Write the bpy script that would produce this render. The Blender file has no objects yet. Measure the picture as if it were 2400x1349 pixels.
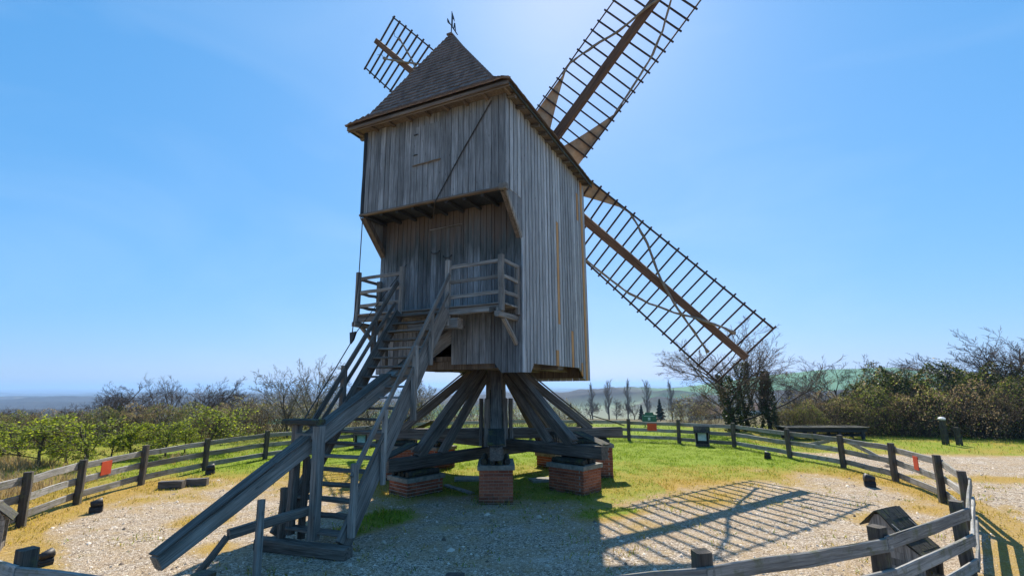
import bpy, bmesh, math, random
import numpy as np
from mathutils import Vector, Matrix

R = math.radians
random.seed(7)
rng = np.random.default_rng(7)
scene = bpy.context.scene
col = scene.collection

# ------------------------------------------------------------------ camera
CAM_H = 2.75
PITCH, ROLL = 0.196, -0.006
cd = bpy.data.cameras.new('camera')
cam = bpy.data.objects.new('camera', cd)
col.objects.link(cam)
c_, s_ = math.cos(PITCH), math.sin(PITCH)
fw, up0, rt0 = Vector((0, c_, s_)), Vector((0, -s_, c_)), Vector((1, 0, 0))
rt = rt0 * math.cos(ROLL) + up0 * math.sin(ROLL)
upv = up0 * math.cos(ROLL) - rt0 * math.sin(ROLL)
mw = Matrix((rt, upv, -fw)).transposed().to_4x4()
mw.translation = (0, 0, CAM_H)
cam.matrix_world = mw
cd.sensor_width = 36
cd.lens = 36 * 1150 / 2400
cd.clip_start = 0.1
cd.clip_end = 60000
scene.camera = cam

# ------------------------------------------------------------------ light
SUN_EL, SUN_AZ = R(45), R(8)          # azimuth measured from +Y towards +X
world = bpy.data.worlds.new('World')
scene.world = world
world.use_nodes = True
wn = world.node_tree
wn.nodes.clear()
sky = wn.nodes.new('ShaderNodeTexSky')
sky.sky_type = 'NISHITA'
sky.sun_disc = False
sky.sun_elevation = SUN_EL
sky.sun_rotation = SUN_AZ
sky.altitude = 150
sky.air_density = 1.0
sky.dust_density = 0.60
sky.ozone_density = 8.0
bg = wn.nodes.new('ShaderNodeBackground')
bg.inputs['Strength'].default_value = 0.15
wo = wn.nodes.new('ShaderNodeOutputWorld')
ssp = wn.nodes.new('ShaderNodeSeparateColor')   # the phone's tone curve evens the sky out, channel by channel
scb = wn.nodes.new('ShaderNodeCombineColor')
wn.links.new(sky.outputs[0], ssp.inputs[0])
for ch, (gain, power) in enumerate(((.40, .90), (1.00, .50), (1.70, .40))):
    a_ = wn.nodes.new('ShaderNodeMath'); a_.operation = 'POWER'; a_.inputs[1].default_value = power
    b_ = wn.nodes.new('ShaderNodeMath'); b_.operation = 'MULTIPLY'; b_.inputs[1].default_value = gain
    wn.links.new(ssp.outputs[ch], a_.inputs[0])
    wn.links.new(a_.outputs[0], b_.inputs[0])
    wn.links.new(b_.outputs[0], scb.inputs[ch])
# faint streaks of high cloud
tcw = wn.nodes.new('ShaderNodeTexCoord')
mpw = wn.nodes.new('ShaderNodeMapping'); mpw.inputs['Scale'].default_value = (1.6, 1.2, 4.2); mpw.inputs['Rotation'].default_value = (.3, .25, .4)
nzw = wn.nodes.new('ShaderNodeTexNoise'); nzw.inputs['Scale'].default_value = 1.3; nzw.inputs['Detail'].default_value = 5; nzw.inputs['Roughness'].default_value = .5; nzw.inputs['Distortion'].default_value = .7
rpw = wn.nodes.new('ShaderNodeMapRange'); rpw.inputs[1].default_value = .46; rpw.inputs[2].default_value = .78; rpw.inputs[3].default_value = 0; rpw.inputs[4].default_value = .12
mxw = wn.nodes.new('ShaderNodeMix'); mxw.data_type = 'RGBA'; mxw.inputs[7].default_value = (3.3, 3.9, 4.4, 1)
wn.links.new(tcw.outputs['Generated'], mpw.inputs[0])
wn.links.new(mpw.outputs[0], nzw.inputs['Vector'])
wn.links.new(nzw.outputs[0], rpw.inputs[0])
wn.links.new(rpw.outputs[0], mxw.inputs[0])
wn.links.new(scb.outputs[0], mxw.inputs[6])
wn.links.new(mxw.outputs[2], bg.inputs[0])
wn.links.new(bg.outputs[0], wo.inputs[0])

sd = bpy.data.lights.new('sun', 'SUN')
sd.energy = 4.6
sd.angle = R(0.5)
sd.color = (1.0, 0.93, 0.82)
sun = bpy.data.objects.new('sun', sd)
col.objects.link(sun)
sdir = Vector((math.sin(SUN_AZ) * math.cos(SUN_EL), math.cos(SUN_AZ) * math.cos(SUN_EL), math.sin(SUN_EL)))
sun.rotation_euler = sdir.to_track_quat('Z', 'Y').to_euler()
sun.location = sdir * 60

vs = scene.view_settings
vs.view_transform = 'Standard'
vs.look = 'None'
vs.exposure = 0.9
vs.gamma = 1
vs.use_curve_mapping = False
scene.cycles.use_denoising = True
scene.cycles.max_bounces = 6
scene.cycles.diffuse_bounces = 3
scene.cycles.volume_bounces = 0
scene.cycles.sample_clamp_indirect = 8


# ------------------------------------------------------------------ helpers
def tag(o, label=None, cat=None, group=None, kind=None):
    if label: o['label'] = label
    if cat: o['category'] = cat
    if group: o['group'] = group
    if kind: o['kind'] = kind
    return o


def empty(name, parent=None, loc=(0, 0, 0), rz=0, mat=None):
    o = bpy.data.objects.new(name, None)
    col.objects.link(o)
    o.empty_display_size = 0.2
    o.parent = parent
    if mat is not None:
        o.matrix_basis = mat
    else:
        o.location = loc
        o.rotation_euler = (0, 0, rz)
    return o


def link(name, me, parent=None, mat=None, basis=None):
    o = bpy.data.objects.new(name, me)
    col.objects.link(o)
    o.parent = parent
    if mat is not None and len(me.materials) == 0:
        me.materials.append(mat)
    if basis is not None:
        o.matrix_basis = basis
    return o


def mesh(name, v, f, mat=None, smooth=False):
    me = bpy.data.meshes.new(name)
    me.from_pydata([tuple(p) for p in v], [], [tuple(q) for q in f])
    if mat: me.materials.append(mat)
    if smooth:
        me.polygons.foreach_set('use_smooth', [True] * len(me.polygons))
    me.update()
    return me


class MB:
    """collects boxes, bars and plates into one mesh"""
    def __init__(self): self.v, self.f = [], []

    def add(self, v, f):
        n = len(self.v)
        self.v += [tuple(p) for p in v]
        self.f += [tuple(i + n for i in q) for q in f]
        return self

    def box(self, a, b):
        (x0, y0, z0), (x1, y1, z1) = a, b
        return self.add([(x0, y0, z0), (x1, y0, z0), (x1, y1, z0), (x0, y1, z0), (x0, y0, z1), (x1, y0, z1), (x1, y1, z1), (x0, y1, z1)],
                        [(0, 3, 2, 1), (4, 5, 6, 7), (0, 1, 5, 4), (1, 2, 6, 5), (2, 3, 7, 6), (3, 0, 4, 7)])

    def bar(self, p0, p1, w, d, side=None):
        v, f = bar_geo(p0, p1, w, d, side)
        return self.add(v, f)

    def tube(self, pts, rad, n=6, cap=True):
        v, f = tube_geo(pts, rad, n, cap)
        return self.add(v, f)

    def prism(self, poly, axis_pts):
        """poly: list of 3D points, extruded by vector axis_pts"""
        e = Vector(axis_pts)
        m = len(poly)
        v = [Vector(p) for p in poly] + [Vector(p) + e for p in poly]
        f = [tuple(range(m - 1, -1, -1)), tuple(range(m, 2 * m))]
        for i in range(m):
            j = (i + 1) % m
            f.append((i, j, j + m, i + m))
        return self.add(v, f)

    def build(self, name, mat, parent=None, smooth=False, basis=None):
        me = mesh(name, self.v, self.f, mat, smooth)
        bm = bmesh.new(); bm.from_mesh(me)
        bmesh.ops.recalc_face_normals(bm, faces=bm.faces)
        bm.to_mesh(me); bm.free()
        return link(name, me, parent, None, basis)


def frame(p0, p1, side=None):
    p0, p1 = Vector(p0), Vector(p1)
    z = (p1 - p0).normalized()
    s = Vector(side) if side is not None else (Vector((0, 0, 1)) if abs(z.z) < 0.9 else Vector((0, 1, 0)))
    x = s.cross(z)
    if x.length < 1e-6: x = Vector((1, 0, 0)).cross(z)
    x.normalize()
    y = z.cross(x)
    return x, y, z


def bar_geo(p0, p1, w, d, side=None):
    x, y, z = frame(p0, p1, side)
    v = []
    for p in (Vector(p0), Vector(p1)):
        for a, b in ((-1, -1), (1, -1), (1, 1), (-1, 1)):
            v.append(p + x * a * w / 2 + y * b * d / 2)
    return v, [(3, 2, 1, 0), (4, 5, 6, 7), (0, 1, 5, 4), (1, 2, 6, 5), (2, 3, 7, 6), (3, 0, 4, 7)]


def tube_geo(pts, rad, n=6, cap=True):
    pts = [Vector(p) for p in pts]
    rads = rad if isinstance(rad, (list, tuple)) else [rad] * len(pts)
    v, f = [], []
    px = None
    for i, p in enumerate(pts):
        t = (pts[min(i + 1, len(pts) - 1)] - pts[max(i - 1, 0)]).normalized()
        if px is None:
            px = t.cross(Vector((0.3, 0.9, 0.2))).normalized()
        else:
            px = (px - t * px.dot(t)).normalized()
        py = t.cross(px)
        for k in range(n):
            a = 2 * math.pi * k / n
            v.append(p + (px * math.cos(a) + py * math.sin(a)) * rads[i])
    for i in range(len(pts) - 1):
        for k in range(n):
            k2 = (k + 1) % n
            f.append((i * n + k, i * n + k2, (i + 1) * n + k2, (i + 1) * n + k))
    if cap:
        f.append(tuple(range(n - 1, -1, -1)))
        f.append(tuple(range((len(pts) - 1) * n, len(pts) * n)))
    return v, f


_bm = {}


def beam(name, p0, p1, w, d, mat, parent=None, side=None, w1=None, d1=None, wob=0.009, ch=0.018, seg=4, twist=0.0):
    """a weathered timber from p0 to p1: chamfered, slightly uneven; its grain runs along local Z. w is across, d along 'side'."""
    x, y, z = frame(p0, p1, side)
    L = (Vector(p1) - Vector(p0)).length
    w1 = w if w1 is None else w1
    d1 = d if d1 is None else d1
    ch = min(ch, w / 5, d / 5)
    v, f = [], []
    for i in range(seg + 1):
        t = i / seg
        ww, dd = (w + (w1 - w) * t) / 2, (d + (d1 - d) * t) / 2
        ox, oy = (random.uniform(-wob, wob), random.uniform(-wob, wob)) if 0 < i < seg else (0, 0)
        for a, b in ((-ww + ch, -dd), (ww - ch, -dd), (ww, -dd + ch), (ww, dd - ch), (ww - ch, dd), (-ww + ch, dd), (-ww, dd - ch), (-ww, -dd + ch)):
            v.append((a + ox + random.uniform(-wob, wob) * .3, b + oy + random.uniform(-wob, wob) * .3, L * t))
    for i in range(seg):
        for k in range(8):
            k2 = (k + 1) % 8
            f.append((i * 8 + k, i * 8 + k2, i * 8 + 8 + k2, i * 8 + 8 + k))
    f.append(tuple(range(7, -1, -1)))
    f.append(tuple(range(seg * 8, seg * 8 + 8)))
    me = mesh(name, v, f, mat)
    m = Matrix((x, y, z)).transposed().to_4x4()
    m.translation = Vector(p0)
    return link(name, me, parent, None, m)


# ------------------------------------------------------------------ materials
def new_mat(name):
    m = bpy.data.materials.new(name)
    m.use_nodes = True
    nt = m.node_tree
    nt.nodes.clear()
    out = nt.nodes.new('ShaderNodeOutputMaterial')
    bs = nt.nodes.new('ShaderNodeBsdfPrincipled')
    nt.links.new(bs.outputs[0], out.inputs[0])
    bs.inputs['Specular IOR Level'].default_value = 0.25
    return m, nt, bs, out


def ramp(nt, fac, stops):
    r = nt.nodes.new('ShaderNodeValToRGB')
    e = r.color_ramp.elements
    e[0].position, e[0].color = stops[0][0], (*stops[0][1], 1)
    e[1].position, e[1].color = stops[1][0], (*stops[1][1], 1)
    for p, c in stops[2:]:
        q = e.new(p); q.color = (*c, 1)
    nt.links.new(fac, r.inputs[0])
    return r.outputs[0]


def noise(nt, vec, scale, detail=4, rough=.55, dist=0):
    n = nt.nodes.new('ShaderNodeTexNoise')
    n.inputs['Scale'].default_value = scale
    n.inputs['Detail'].default_value = detail
    n.inputs['Roughness'].default_value = rough
    n.inputs['Distortion'].default_value = dist
    if vec is not None: nt.links.new(vec, n.inputs['Vector'])
    return n.outputs[0]


def vmath(nt, op, a, b):
    n = nt.nodes.new('ShaderNodeVectorMath')
    n.operation = op
    for i, q in enumerate((a, b)):
        if isinstance(q, (tuple, list)): n.inputs[i].default_value = q
        else: nt.links.new(q, n.inputs[i])
    return n.outputs[0]


def fmath(nt, op, a, b=0.0, clamp=False):
    n = nt.nodes.new('ShaderNodeMath')
    n.operation = op
    n.use_clamp = clamp
    for i, q in enumerate((a, b)):
        if isinstance(q, (int, float)): n.inputs[i].default_value = q
        else: nt.links.new(q, n.inputs[i])
    return n.outputs[0]


def mixc(nt, fac, a, b, mode='MIX'):
    n = nt.nodes.new('ShaderNodeMix')
    n.data_type = 'RGBA'
    n.blend_type = mode
    for key, q in ((0, fac), (6, a), (7, b)):
        if isinstance(q, (int, float)): n.inputs[key].default_value = q
        elif isinstance(q, (tuple, list)): n.inputs[key].default_value = (*q, 1)
        else: nt.links.new(q, n.inputs[key])
    return n.outputs[2]


def rand_vec(nt):
    """object coordinates shifted by a per-object random amount"""
    tc = nt.nodes.new('ShaderNodeTexCoord')
    oi = nt.nodes.new('ShaderNodeObjectInfo')
    k = vmath(nt, 'SCALE', (37.1, 17.3, 91.7), (0, 0, 0))
    n = k.node
    nt.links.new(oi.outputs['Random'], n.inputs['Scale'])
    return vmath(nt, 'ADD', tc.outputs['Object'], k), oi.outputs['Random']


def wood(name, dark, mid, light, var=0.35, grain=1.0, rough=0.85, knots=True, moss=None, bump=0.6, blotch=.5, stain=False):
    m, nt, bs, out = new_mat(name)
    vec, rnd = rand_vec(nt)
    v1 = vmath(nt, 'MULTIPLY', vec, (26 * grain, 26 * grain, 1.1))
    g1 = noise(nt, v1, 1.0, 5, .6, .6)
    v2 = vmath(nt, 'MULTIPLY', vec, (110 * grain, 110 * grain, 3.0))
    g2 = noise(nt, v2, 1.0, 3, .6)
    g = fmath(nt, 'ADD', fmath(nt, 'MULTIPLY', g1, .62), fmath(nt, 'MULTIPLY', g2, .38))
    c = ramp(nt, g, [(.30, dark), (.72, light), (.5, mid)])
    # blotches of weather
    b = noise(nt, vmath(nt, 'MULTIPLY', vec, (3.0, 3.0, .9)), 1.0, 4, .6)
    c = mixc(nt, fmath(nt, 'MULTIPLY', ramp(nt, b, [(.42, (0, 0, 0)), (.68, (1, 1, 1))]), blotch), c, dark)
    # drying cracks along the grain
    ck = noise(nt, vmath(nt, 'MULTIPLY', vec, (34 * grain, 34 * grain, .55)), 1.0, 3, .5, .3)
    c = mixc(nt, ramp(nt, ck, [(.66, (0, 0, 0)), (.70, (.85, .85, .85))]), c, tuple(q * .3 for q in dark))
    # tone of each single timber
    t = fmath(nt, 'MULTIPLY_ADD', rnd, var)
    t.node.inputs[2].default_value = 1 - var * .55
    c = mixc(nt, 1.0, c, t, 'MULTIPLY')
    if knots:
        vo = nt.nodes.new('ShaderNodeTexVoronoi')
        vo.inputs['Scale'].default_value = 1
        nt.links.new(vmath(nt, 'MULTIPLY', vec, (7, 7, 2.2)), vo.inputs['Vector'])
        kn = ramp(nt, vo.outputs['Distance'], [(.03, (1, 1, 1)), (.12, (0, 0, 0))])
        c = mixc(nt, fmath(nt, 'MULTIPLY', kn, .7), c, tuple(q * .35 for q in dark))
    if moss:
        mo = noise(nt, vmath(nt, 'MULTIPLY', vec, (5, 5, 5)), 1.0, 6, .7)
        c = mixc(nt, fmath(nt, 'MULTIPLY', ramp(nt, mo, [(.52, (0, 0, 0)), (.66, (1, 1, 1))]), .75), c, moss)
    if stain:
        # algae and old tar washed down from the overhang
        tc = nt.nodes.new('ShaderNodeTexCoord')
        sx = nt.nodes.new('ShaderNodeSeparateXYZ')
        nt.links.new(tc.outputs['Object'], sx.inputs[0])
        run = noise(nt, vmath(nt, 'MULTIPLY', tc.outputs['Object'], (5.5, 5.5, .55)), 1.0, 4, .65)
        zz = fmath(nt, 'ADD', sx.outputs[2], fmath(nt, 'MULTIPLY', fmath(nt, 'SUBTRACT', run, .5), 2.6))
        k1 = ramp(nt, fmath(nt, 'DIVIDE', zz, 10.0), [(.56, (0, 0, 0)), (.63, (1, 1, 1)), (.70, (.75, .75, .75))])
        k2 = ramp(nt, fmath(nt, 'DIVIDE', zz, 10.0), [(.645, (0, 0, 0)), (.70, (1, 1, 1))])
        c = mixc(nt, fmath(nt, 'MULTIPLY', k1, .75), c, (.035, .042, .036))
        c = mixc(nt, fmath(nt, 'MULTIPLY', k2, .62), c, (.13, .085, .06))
    nt.links.new(c, bs.inputs['Base Color'])
    bs.inputs['Roughness'].default_value = rough
    bp = nt.nodes.new('ShaderNodeBump')
    bp.inputs['Strength'].default_value = bump
    bp.inputs['Distance'].default_value = .02
    nt.links.new(g, bp.inputs['Height'])
    nt.links.new(bp.outputs[0], bs.inputs['Normal'])
    return m


def plain(name, c0, c1, scale=6, rough=.8, bump=.2, spec=.25, metal=0):
    m, nt, bs, out = new_mat(name)
    vec, rnd = rand_vec(nt)
    n = noise(nt, vec, scale, 6, .65)
    c = ramp(nt, n, [(.3, c0), (.7, c1)])
    nt.links.new(c, bs.inputs['Base Color'])
    bs.inputs['Roughness'].default_value = rough
    bs.inputs['Specular IOR Level'].default_value = spec
    bs.inputs['Metallic'].default_value = metal
    bp = nt.nodes.new('ShaderNodeBump')
    bp.inputs['Strength'].default_value = bump
    bp.inputs['Distance'].default_value = .01
    nt.links.new(n, bp.inputs['Height'])
    nt.links.new(bp.outputs[0], bs.inputs['Normal'])
    return m


def leafmat(name, c0, c1, trans=.35, rough=.6):
    m, nt, bs, out = new_mat(name)
    ge = nt.nodes.new('ShaderNodeNewGeometry')
    tc = nt.nodes.new('ShaderNodeTexCoord')
    n = noise(nt, tc.outputs['Object'], 1.7, 3, .6)
    f = fmath(nt, 'ADD', fmath(nt, 'MULTIPLY', ge.outputs['Random Per Island'], .55), fmath(nt, 'MULTIPLY', n, .45))
    c = ramp(nt, f, [(.25, c0), (.75, c1)])
    nt.links.new(c, bs.inputs['Base Color'])
    bs.inputs['Roughness'].default_value = rough
    tr = nt.nodes.new('ShaderNodeBsdfTranslucent')
    nt.links.new(mixc(nt, 1.0, c, (1.0, 1.0, .7), 'MULTIPLY'), tr.inputs[0])
    mx = nt.nodes.new('ShaderNodeMixShader')
    mx.inputs[0].default_value = trans
    nt.links.new(bs.outputs[0], mx.inputs[1])
    nt.links.new(tr.outputs[0], mx.inputs[2])
    nt.links.new(mx.outputs[0], out.inputs[0])
    return m


WM = {
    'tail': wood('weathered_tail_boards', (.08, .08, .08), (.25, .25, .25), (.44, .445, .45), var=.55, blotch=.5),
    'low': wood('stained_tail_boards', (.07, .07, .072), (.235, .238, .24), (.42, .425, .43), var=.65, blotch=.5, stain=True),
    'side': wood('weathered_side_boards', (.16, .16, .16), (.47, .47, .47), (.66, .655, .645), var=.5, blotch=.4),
    'gap': wood('dark_backing_boards', (.015, .017, .02), (.045, .05, .058), (.08, .085, .095), var=.3),
    'new': wood('fresh_pine', (.38, .17, .06), (.62, .33, .14), (.75, .47, .24), var=.2, blotch=.2),
    'soffit': wood('brown_soffit_boards', (.055, .040, .030), (.18, .135, .10), (.32, .25, .19), var=.35),
    'oak': wood('dark_weathered_oak', (.030, .025, .020), (.15, .128, .108), (.32, .28, .24), var=.45, blotch=.55),
    'grey': wood('grey_weathered_oak', (.068, .058, .048), (.265, .237, .207), (.47, .43, .385), var=.5, blotch=.5),
    'rail': wood('grey_fence_rail', (.09, .085, .077), (.31, .295, .27), (.56, .54, .50), var=.5, blotch=.45, moss=(.13, .13, .06)),
    'post': wood('brown_fence_post', (.025, .022, .020), (.10, .085, .07), (.20, .17, .14), var=.4, moss=(.12, .12, .05)),
    'stock': wood('brown_sail_stock', (.07, .035, .022), (.17, .095, .06), (.27, .17, .11), var=.2, blotch=.35),
    'lath': wood('dark_sail_lath', (.03, .02, .018), (.075, .05, .042), (.13, .09, .07), var=.3, knots=False),
    'shingle': wood('grey_chestnut_shingle', (.085, .058, .047), (.25, .185, .155), (.42, .33, .285), var=.32, grain=1.4, knots=False),
    'mossy': wood('mossy_old_timber', (.016, .016, .013), (.05, .048, .04), (.11, .105, .085), var=.3, moss=(.12, .12, .03)),
}
M_canvas = plain('tan_sailcloth', (.40, .26, .16), (.60, .43, .29), 5, .9, .3)
M_roll = plain('rolled_sailcloth', (.16, .13, .10), (.32, .27, .22), 9, .9, .4)
M_cap = plain('pale_concrete_cap', (.15, .14, .115), (.33, .305, .255), 9, .9, .4)
M_mortar = plain('grey_mortar', (.30, .25, .21), (.42, .36, .31), 30, .95, .3)
M_rope = plain('dark_rope', (.03, .028, .025), (.09, .08, .07), 40, .95, .2)
M_iron = plain('black_iron', (.012, .012, .014), (.045, .042, .04), 12, .55, .15, .4)
M_orange = plain('orange_red_board', (.55, .065, .025), (.72, .11, .04), 3, .6, .05)
M_pad = plain('dark_rubble_pad', (.012, .011, .010), (.06, .052, .045), 14, .95, .6)


def brick_mat():
    m, nt, bs, out = new_mat('red_brick')
    vec, rnd = rand_vec(nt)
    n = noise(nt, vec, 22, 6, .7)
    c = ramp(nt, n, [(.3, (.24, .064, .034)), (.72, (.53, .18, .09))])
    ge = nt.nodes.new('ShaderNodeNewGeometry')
    sz = nt.nodes.new('ShaderNodeSeparateXYZ'); nt.links.new(ge.outputs['Position'], sz.inputs[0])
    dirt = fmath(nt, 'ADD', sz.outputs[2], fmath(nt, 'MULTIPLY', noise(nt, ge.outputs['Position'], 6, 5, .7), .5))
    t = ramp(nt, rnd, [(0, (.62, .55, .55)), (1, (1.15, 1.1, 1.05)), (.5, (.95, .92, .9))])
    c = mixc(nt, 1.0, c, t, 'MULTIPLY')
    c = mixc(nt, fmath(nt, 'MULTIPLY', ramp(nt, dirt, [(.27, (1, 1, 1)), (.42, (0, 0, 0))]), .85), c, (.05, .048, .028))
    nt.links.new(c, bs.inputs['Base Color'])
    bs.inputs['Roughness'].default_value = .9
    bp = nt.nodes.new('ShaderNodeBump')
    bp.inputs['Strength'].default_value = .5
    bp.inputs['Distance'].default_value = .006
    nt.links.new(n, bp.inputs['Height'])
    nt.links.new(bp.outputs[0], bs.inputs['Normal'])
    return m


M_brick = brick_mat()


# ------------------------------------------------------------------ terrain: one sheet from under the camera to the horizon
def vnoise(x, y, seed=0):
    """smooth value noise, vectorised, 0..1"""
    xi, yi = np.floor(x).astype(np.int64), np.floor(y).astype(np.int64)
    xf, yf = x - xi, y - yi
    def h(a, b):
        n = (a * 374761393 + b * 668265263 + seed * 2147483647) & 0xffffffff
        n = ((n ^ (n >> 13)) * 1274126177) & 0xffffffff
        return ((n ^ (n >> 16)) & 0xffff) / 65535.0
    sx, sy = xf * xf * (3 - 2 * xf), yf * yf * (3 - 2 * yf)
    a = h(xi, yi) * (1 - sx) + h(xi + 1, yi) * sx
    b = h(xi, yi + 1) * (1 - sx) + h(xi + 1, yi + 1) * sx
    return a * (1 - sy) + b * sy


def fbm(x, y, seed=0, o=4):
    t, a, s = 0, .5, 0
    for i in range(o):
        t = t + vnoise(x * 2 ** i, y * 2 ** i, seed + i) * a
        s += a; a *= .5
    return t / s


def sstep(a, b, x):
    t = np.clip((x - a) / (b - a), 0, 1)
    return t * t * (3 - 2 * t)


RCX, RCY, RFENCE = .09, 16.14, 11.08


def masks(x, y):
    """grass cover and its dryness around the mill"""
    n1 = fbm(x / 1.3, y / 1.3, 3) - .5
    n2 = fbm(x / .45, y / .45, 9) - .5
    n3 = fbm(x / 3.5, y / 3.5, 21) - .5
    rf = np.hypot(x - RCX, y - RCY)
    yb = np.interp(x, [-12, -11, -10, -9, -7.5, -5.5, -3, 0, 2.3, 6, 9, 10.2, 11], [8, 10.5, 12.6, 14.2, 14.6, 13.4, 12.6, 12.4, 11.6, 13.9, 15.2, 13.6, 11])
    g_in = sstep(-1.6, 2.2, y - yb + n1 * 4.5 + n2 * 2.2)
    bw_ = np.interp(y, [8, 13], [.5, 1.1])
    g_in = np.maximum(g_in, sstep(1.0, .3, (RFENCE - rf + n1 * 1.2) / bw_) * .75)
    for cx, cy, r_ in ((-2.9, 11.2, .75), (-3.2, 10.2, .45), (2.0, 11.6, .8), (7.5, 10.6, 1.0), (4.8, 12.6, .7), (-6.5, 11.0, .7), (-5.2, 9.3, .5), (9.2, 11.6, .8)):
        g_in = np.maximum(g_in, .85 * sstep(1.2, .2, np.hypot(x - cx, y - cy) / r_ + n1 * 1.6))
    # outside the ring
    right = (x > 0)
    yr = 20.3 - .08 * (x - 12)
    g_r = sstep(-.5, 1.0, y - yr + n1 * 1.6)
    g_r = np.maximum(g_r, .8 * sstep(.9, .2, np.abs(y - (15.6 - .25 * (x - 12))) / 1.0 + n1))
    g_r = np.maximum(g_r, .7 * sstep(.62, .75, fbm(x / 1.6, y / 1.6, 40)) * (y < 14))
    gq = sstep(8, 11.5, y + n1 * 3)
    g_l = sstep(.35, .8, .5 + n1 * 1.6) * .6 * (1 - gq) + sstep(.0, .3, .75 + n1) * gq
    g_o = np.where(right, np.where((y > 22.5) | (x < 10), np.maximum(g_r, sstep(14, 20, y)), g_r), g_l)
    g = np.where(rf < RFENCE - .15, g_in, np.where(rf < RFENCE + .5, np.maximum(np.where(g_o > g_in, g_o, g_in) * .8, .3), g_o))
    back = y < 6
    g = np.where(back, np.clip(g, 0, .35), g)
    dry = 1 - sstep(14.0, 20.0, y + n3 * 6 + n1 * 3)
    dry = np.where(x < -11, np.clip(.95 - sstep(12, 19, y) * .75 + n3, 0, 1), dry)
    dry = np.where((x > 11.5) & (y > 20), .35 + n1, dry)
    dry = np.where((np.hypot(x + 2.5, y - 11.3) < 1.8) | (np.hypot(x - .5, y - 14.5) < 3.6), .35 + n1 * .8, dry)
    return np.clip(g, 0, 1), np.clip(dry, 0, 1)


def hills(x, y):
    """height of the land: a flat hilltop, the slope below it, the plain and its far ridges"""
    r = np.hypot(x, y - 10)
    az = np.degrees(np.arctan2(x, y))
    lr = np.log(np.maximum(r, 1))
    z = np.interp(lr, np.log([1, 26, 40, 70, 130, 220, 420, 800, 1500, 3000, 6000, 20000]), [0, 0, -.7, -2.6, -6.5, -12, -24, -42, -58, -70, -85, -105])
    # the right side of the hilltop stays high for longer
    side = sstep(18, 34, az) * sstep(14, 30, r)
    z = z * (1 - side * sstep(400, 24, r) * .75)
    # green hill to the right of the mill
    hx, hy = 800, 1080
    q = np.exp(-(((x - hx) / 520) ** 2 + ((y - hy) / 330) ** 2))
    z = z + q * 74
    q2 = np.exp(-(((x - 1500) / 700) ** 2 + ((y - 1700) / 500) ** 2))
    z = z + q2 * 60
    amp = sstep(300, 1600, r)
    z = z + amp * (fbm(x / 750, y / 420, 5) - .5) * 66
    z = z + sstep(2000, 4500, r) * (fbm(x / 2600, y / 1100, 11) - .45) * 85
    z = z + sstep(7000, 12000, r) * (fbm(x / 6000, y / 2500, 17) - .3) * 90
    z = z + sstep(24, 40, r) * sstep(220, 60, r) * (fbm(x / 9, y / 9, 13) - .5) * .8
    near = sstep(30, 16, r)
    z = z + (fbm(x / 2.2, y / 2.2, 31) - .5) * .07 * near
    return z


def woods(x, y):
    r = np.hypot(x, y)
    n = fbm(x / 750, y / 420, 5) * .75 + fbm(x / 300, y / 150, 51) * .25
    w = sstep(.50, .53, n) * sstep(380, 620, r)
    # the green hill is open field
    q = np.exp(-(((x - 800) / 560) ** 2 + ((y - 1080) / 380) ** 2))
    w = w * sstep(.5, .3, q)
    w = np.maximum(w, sstep(.46, .48, fbm(x / 900, y / 300, 57)) * sstep(900, 1500, r) * sstep(.5, .3, q) * (x < 200))
    w = np.maximum(w, sstep(.34, .40, fbm(x / 420, y / 160, 63)) * sstep(500, 900, r) * (x < -.25 * y))
    return w


def build_terrain():
    az = np.concatenate([np.radians(np.linspace(-52, 52, 370)), np.radians(np.linspace(52, 308, 70))[1:-1]])
    rad = [1.2]
    while rad[-1] < 16000: rad.append(rad[-1] * (1.016 if rad[-1] < 60 else 1.022))
    rad = np.array(rad)
    A, Rr = np.meshgrid(az, rad)
    x, y = np.sin(A) * Rr, np.cos(A) * Rr
    z = hills(x, y)
    wmask = woods(x, y)
    z = z + wmask * (12 + 10 * fbm(x / 34, y / 34, 77))
    g, d = masks(x, y)
    nr, na = x.shape
    co = np.stack([x, y, z], -1).reshape(-1, 3)
    co = np.vstack([co, [[0, 0, 0]]])
    i = np.arange(nr - 1)[:, None] * na
    j = np.arange(na)[None, :]
    j2 = (j + 1) % na
    quads = np.stack([i + j, i + na + j, i + na + j2, i + j2], -1).reshape(-1, 4)[:, ::-1]
    tris = np.stack([np.full(na, len(co) - 1), np.arange(na), (np.arange(na) + 1) % na], -1)[:, ::-1]
    me = bpy.data.meshes.new('ground')
    nq, ntri = len(quads), len(tris)
    me.vertices.add(len(co)); me.vertices.foreach_set('co', co.ravel())
    me.loops.add(nq * 4 + ntri * 3)
    me.loops.foreach_set('vertex_index', np.concatenate([quads.ravel(), tris.ravel()]).astype(np.int32))
    me.polygons.add(nq + ntri)
    me.polygons.foreach_set('loop_start', np.concatenate([np.arange(nq) * 4, nq * 4 + np.arange(ntri) * 3]).astype(np.int32))
    me.polygons.foreach_set('use_smooth', np.ones(nq + ntri, dtype=bool))
    me.update(); me.validate()
    at = me.attributes.new('cover', 'FLOAT_COLOR', 'POINT')
    a = np.zeros((len(co), 4), dtype=np.float32)
    a[:-1, 0] = g.ravel(); a[:-1, 1] = d.ravel(); a[:-1, 2] = wmask.ravel(); a[:, 3] = 1
    at.data.foreach_set('color', a.ravel())
    return me


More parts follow.
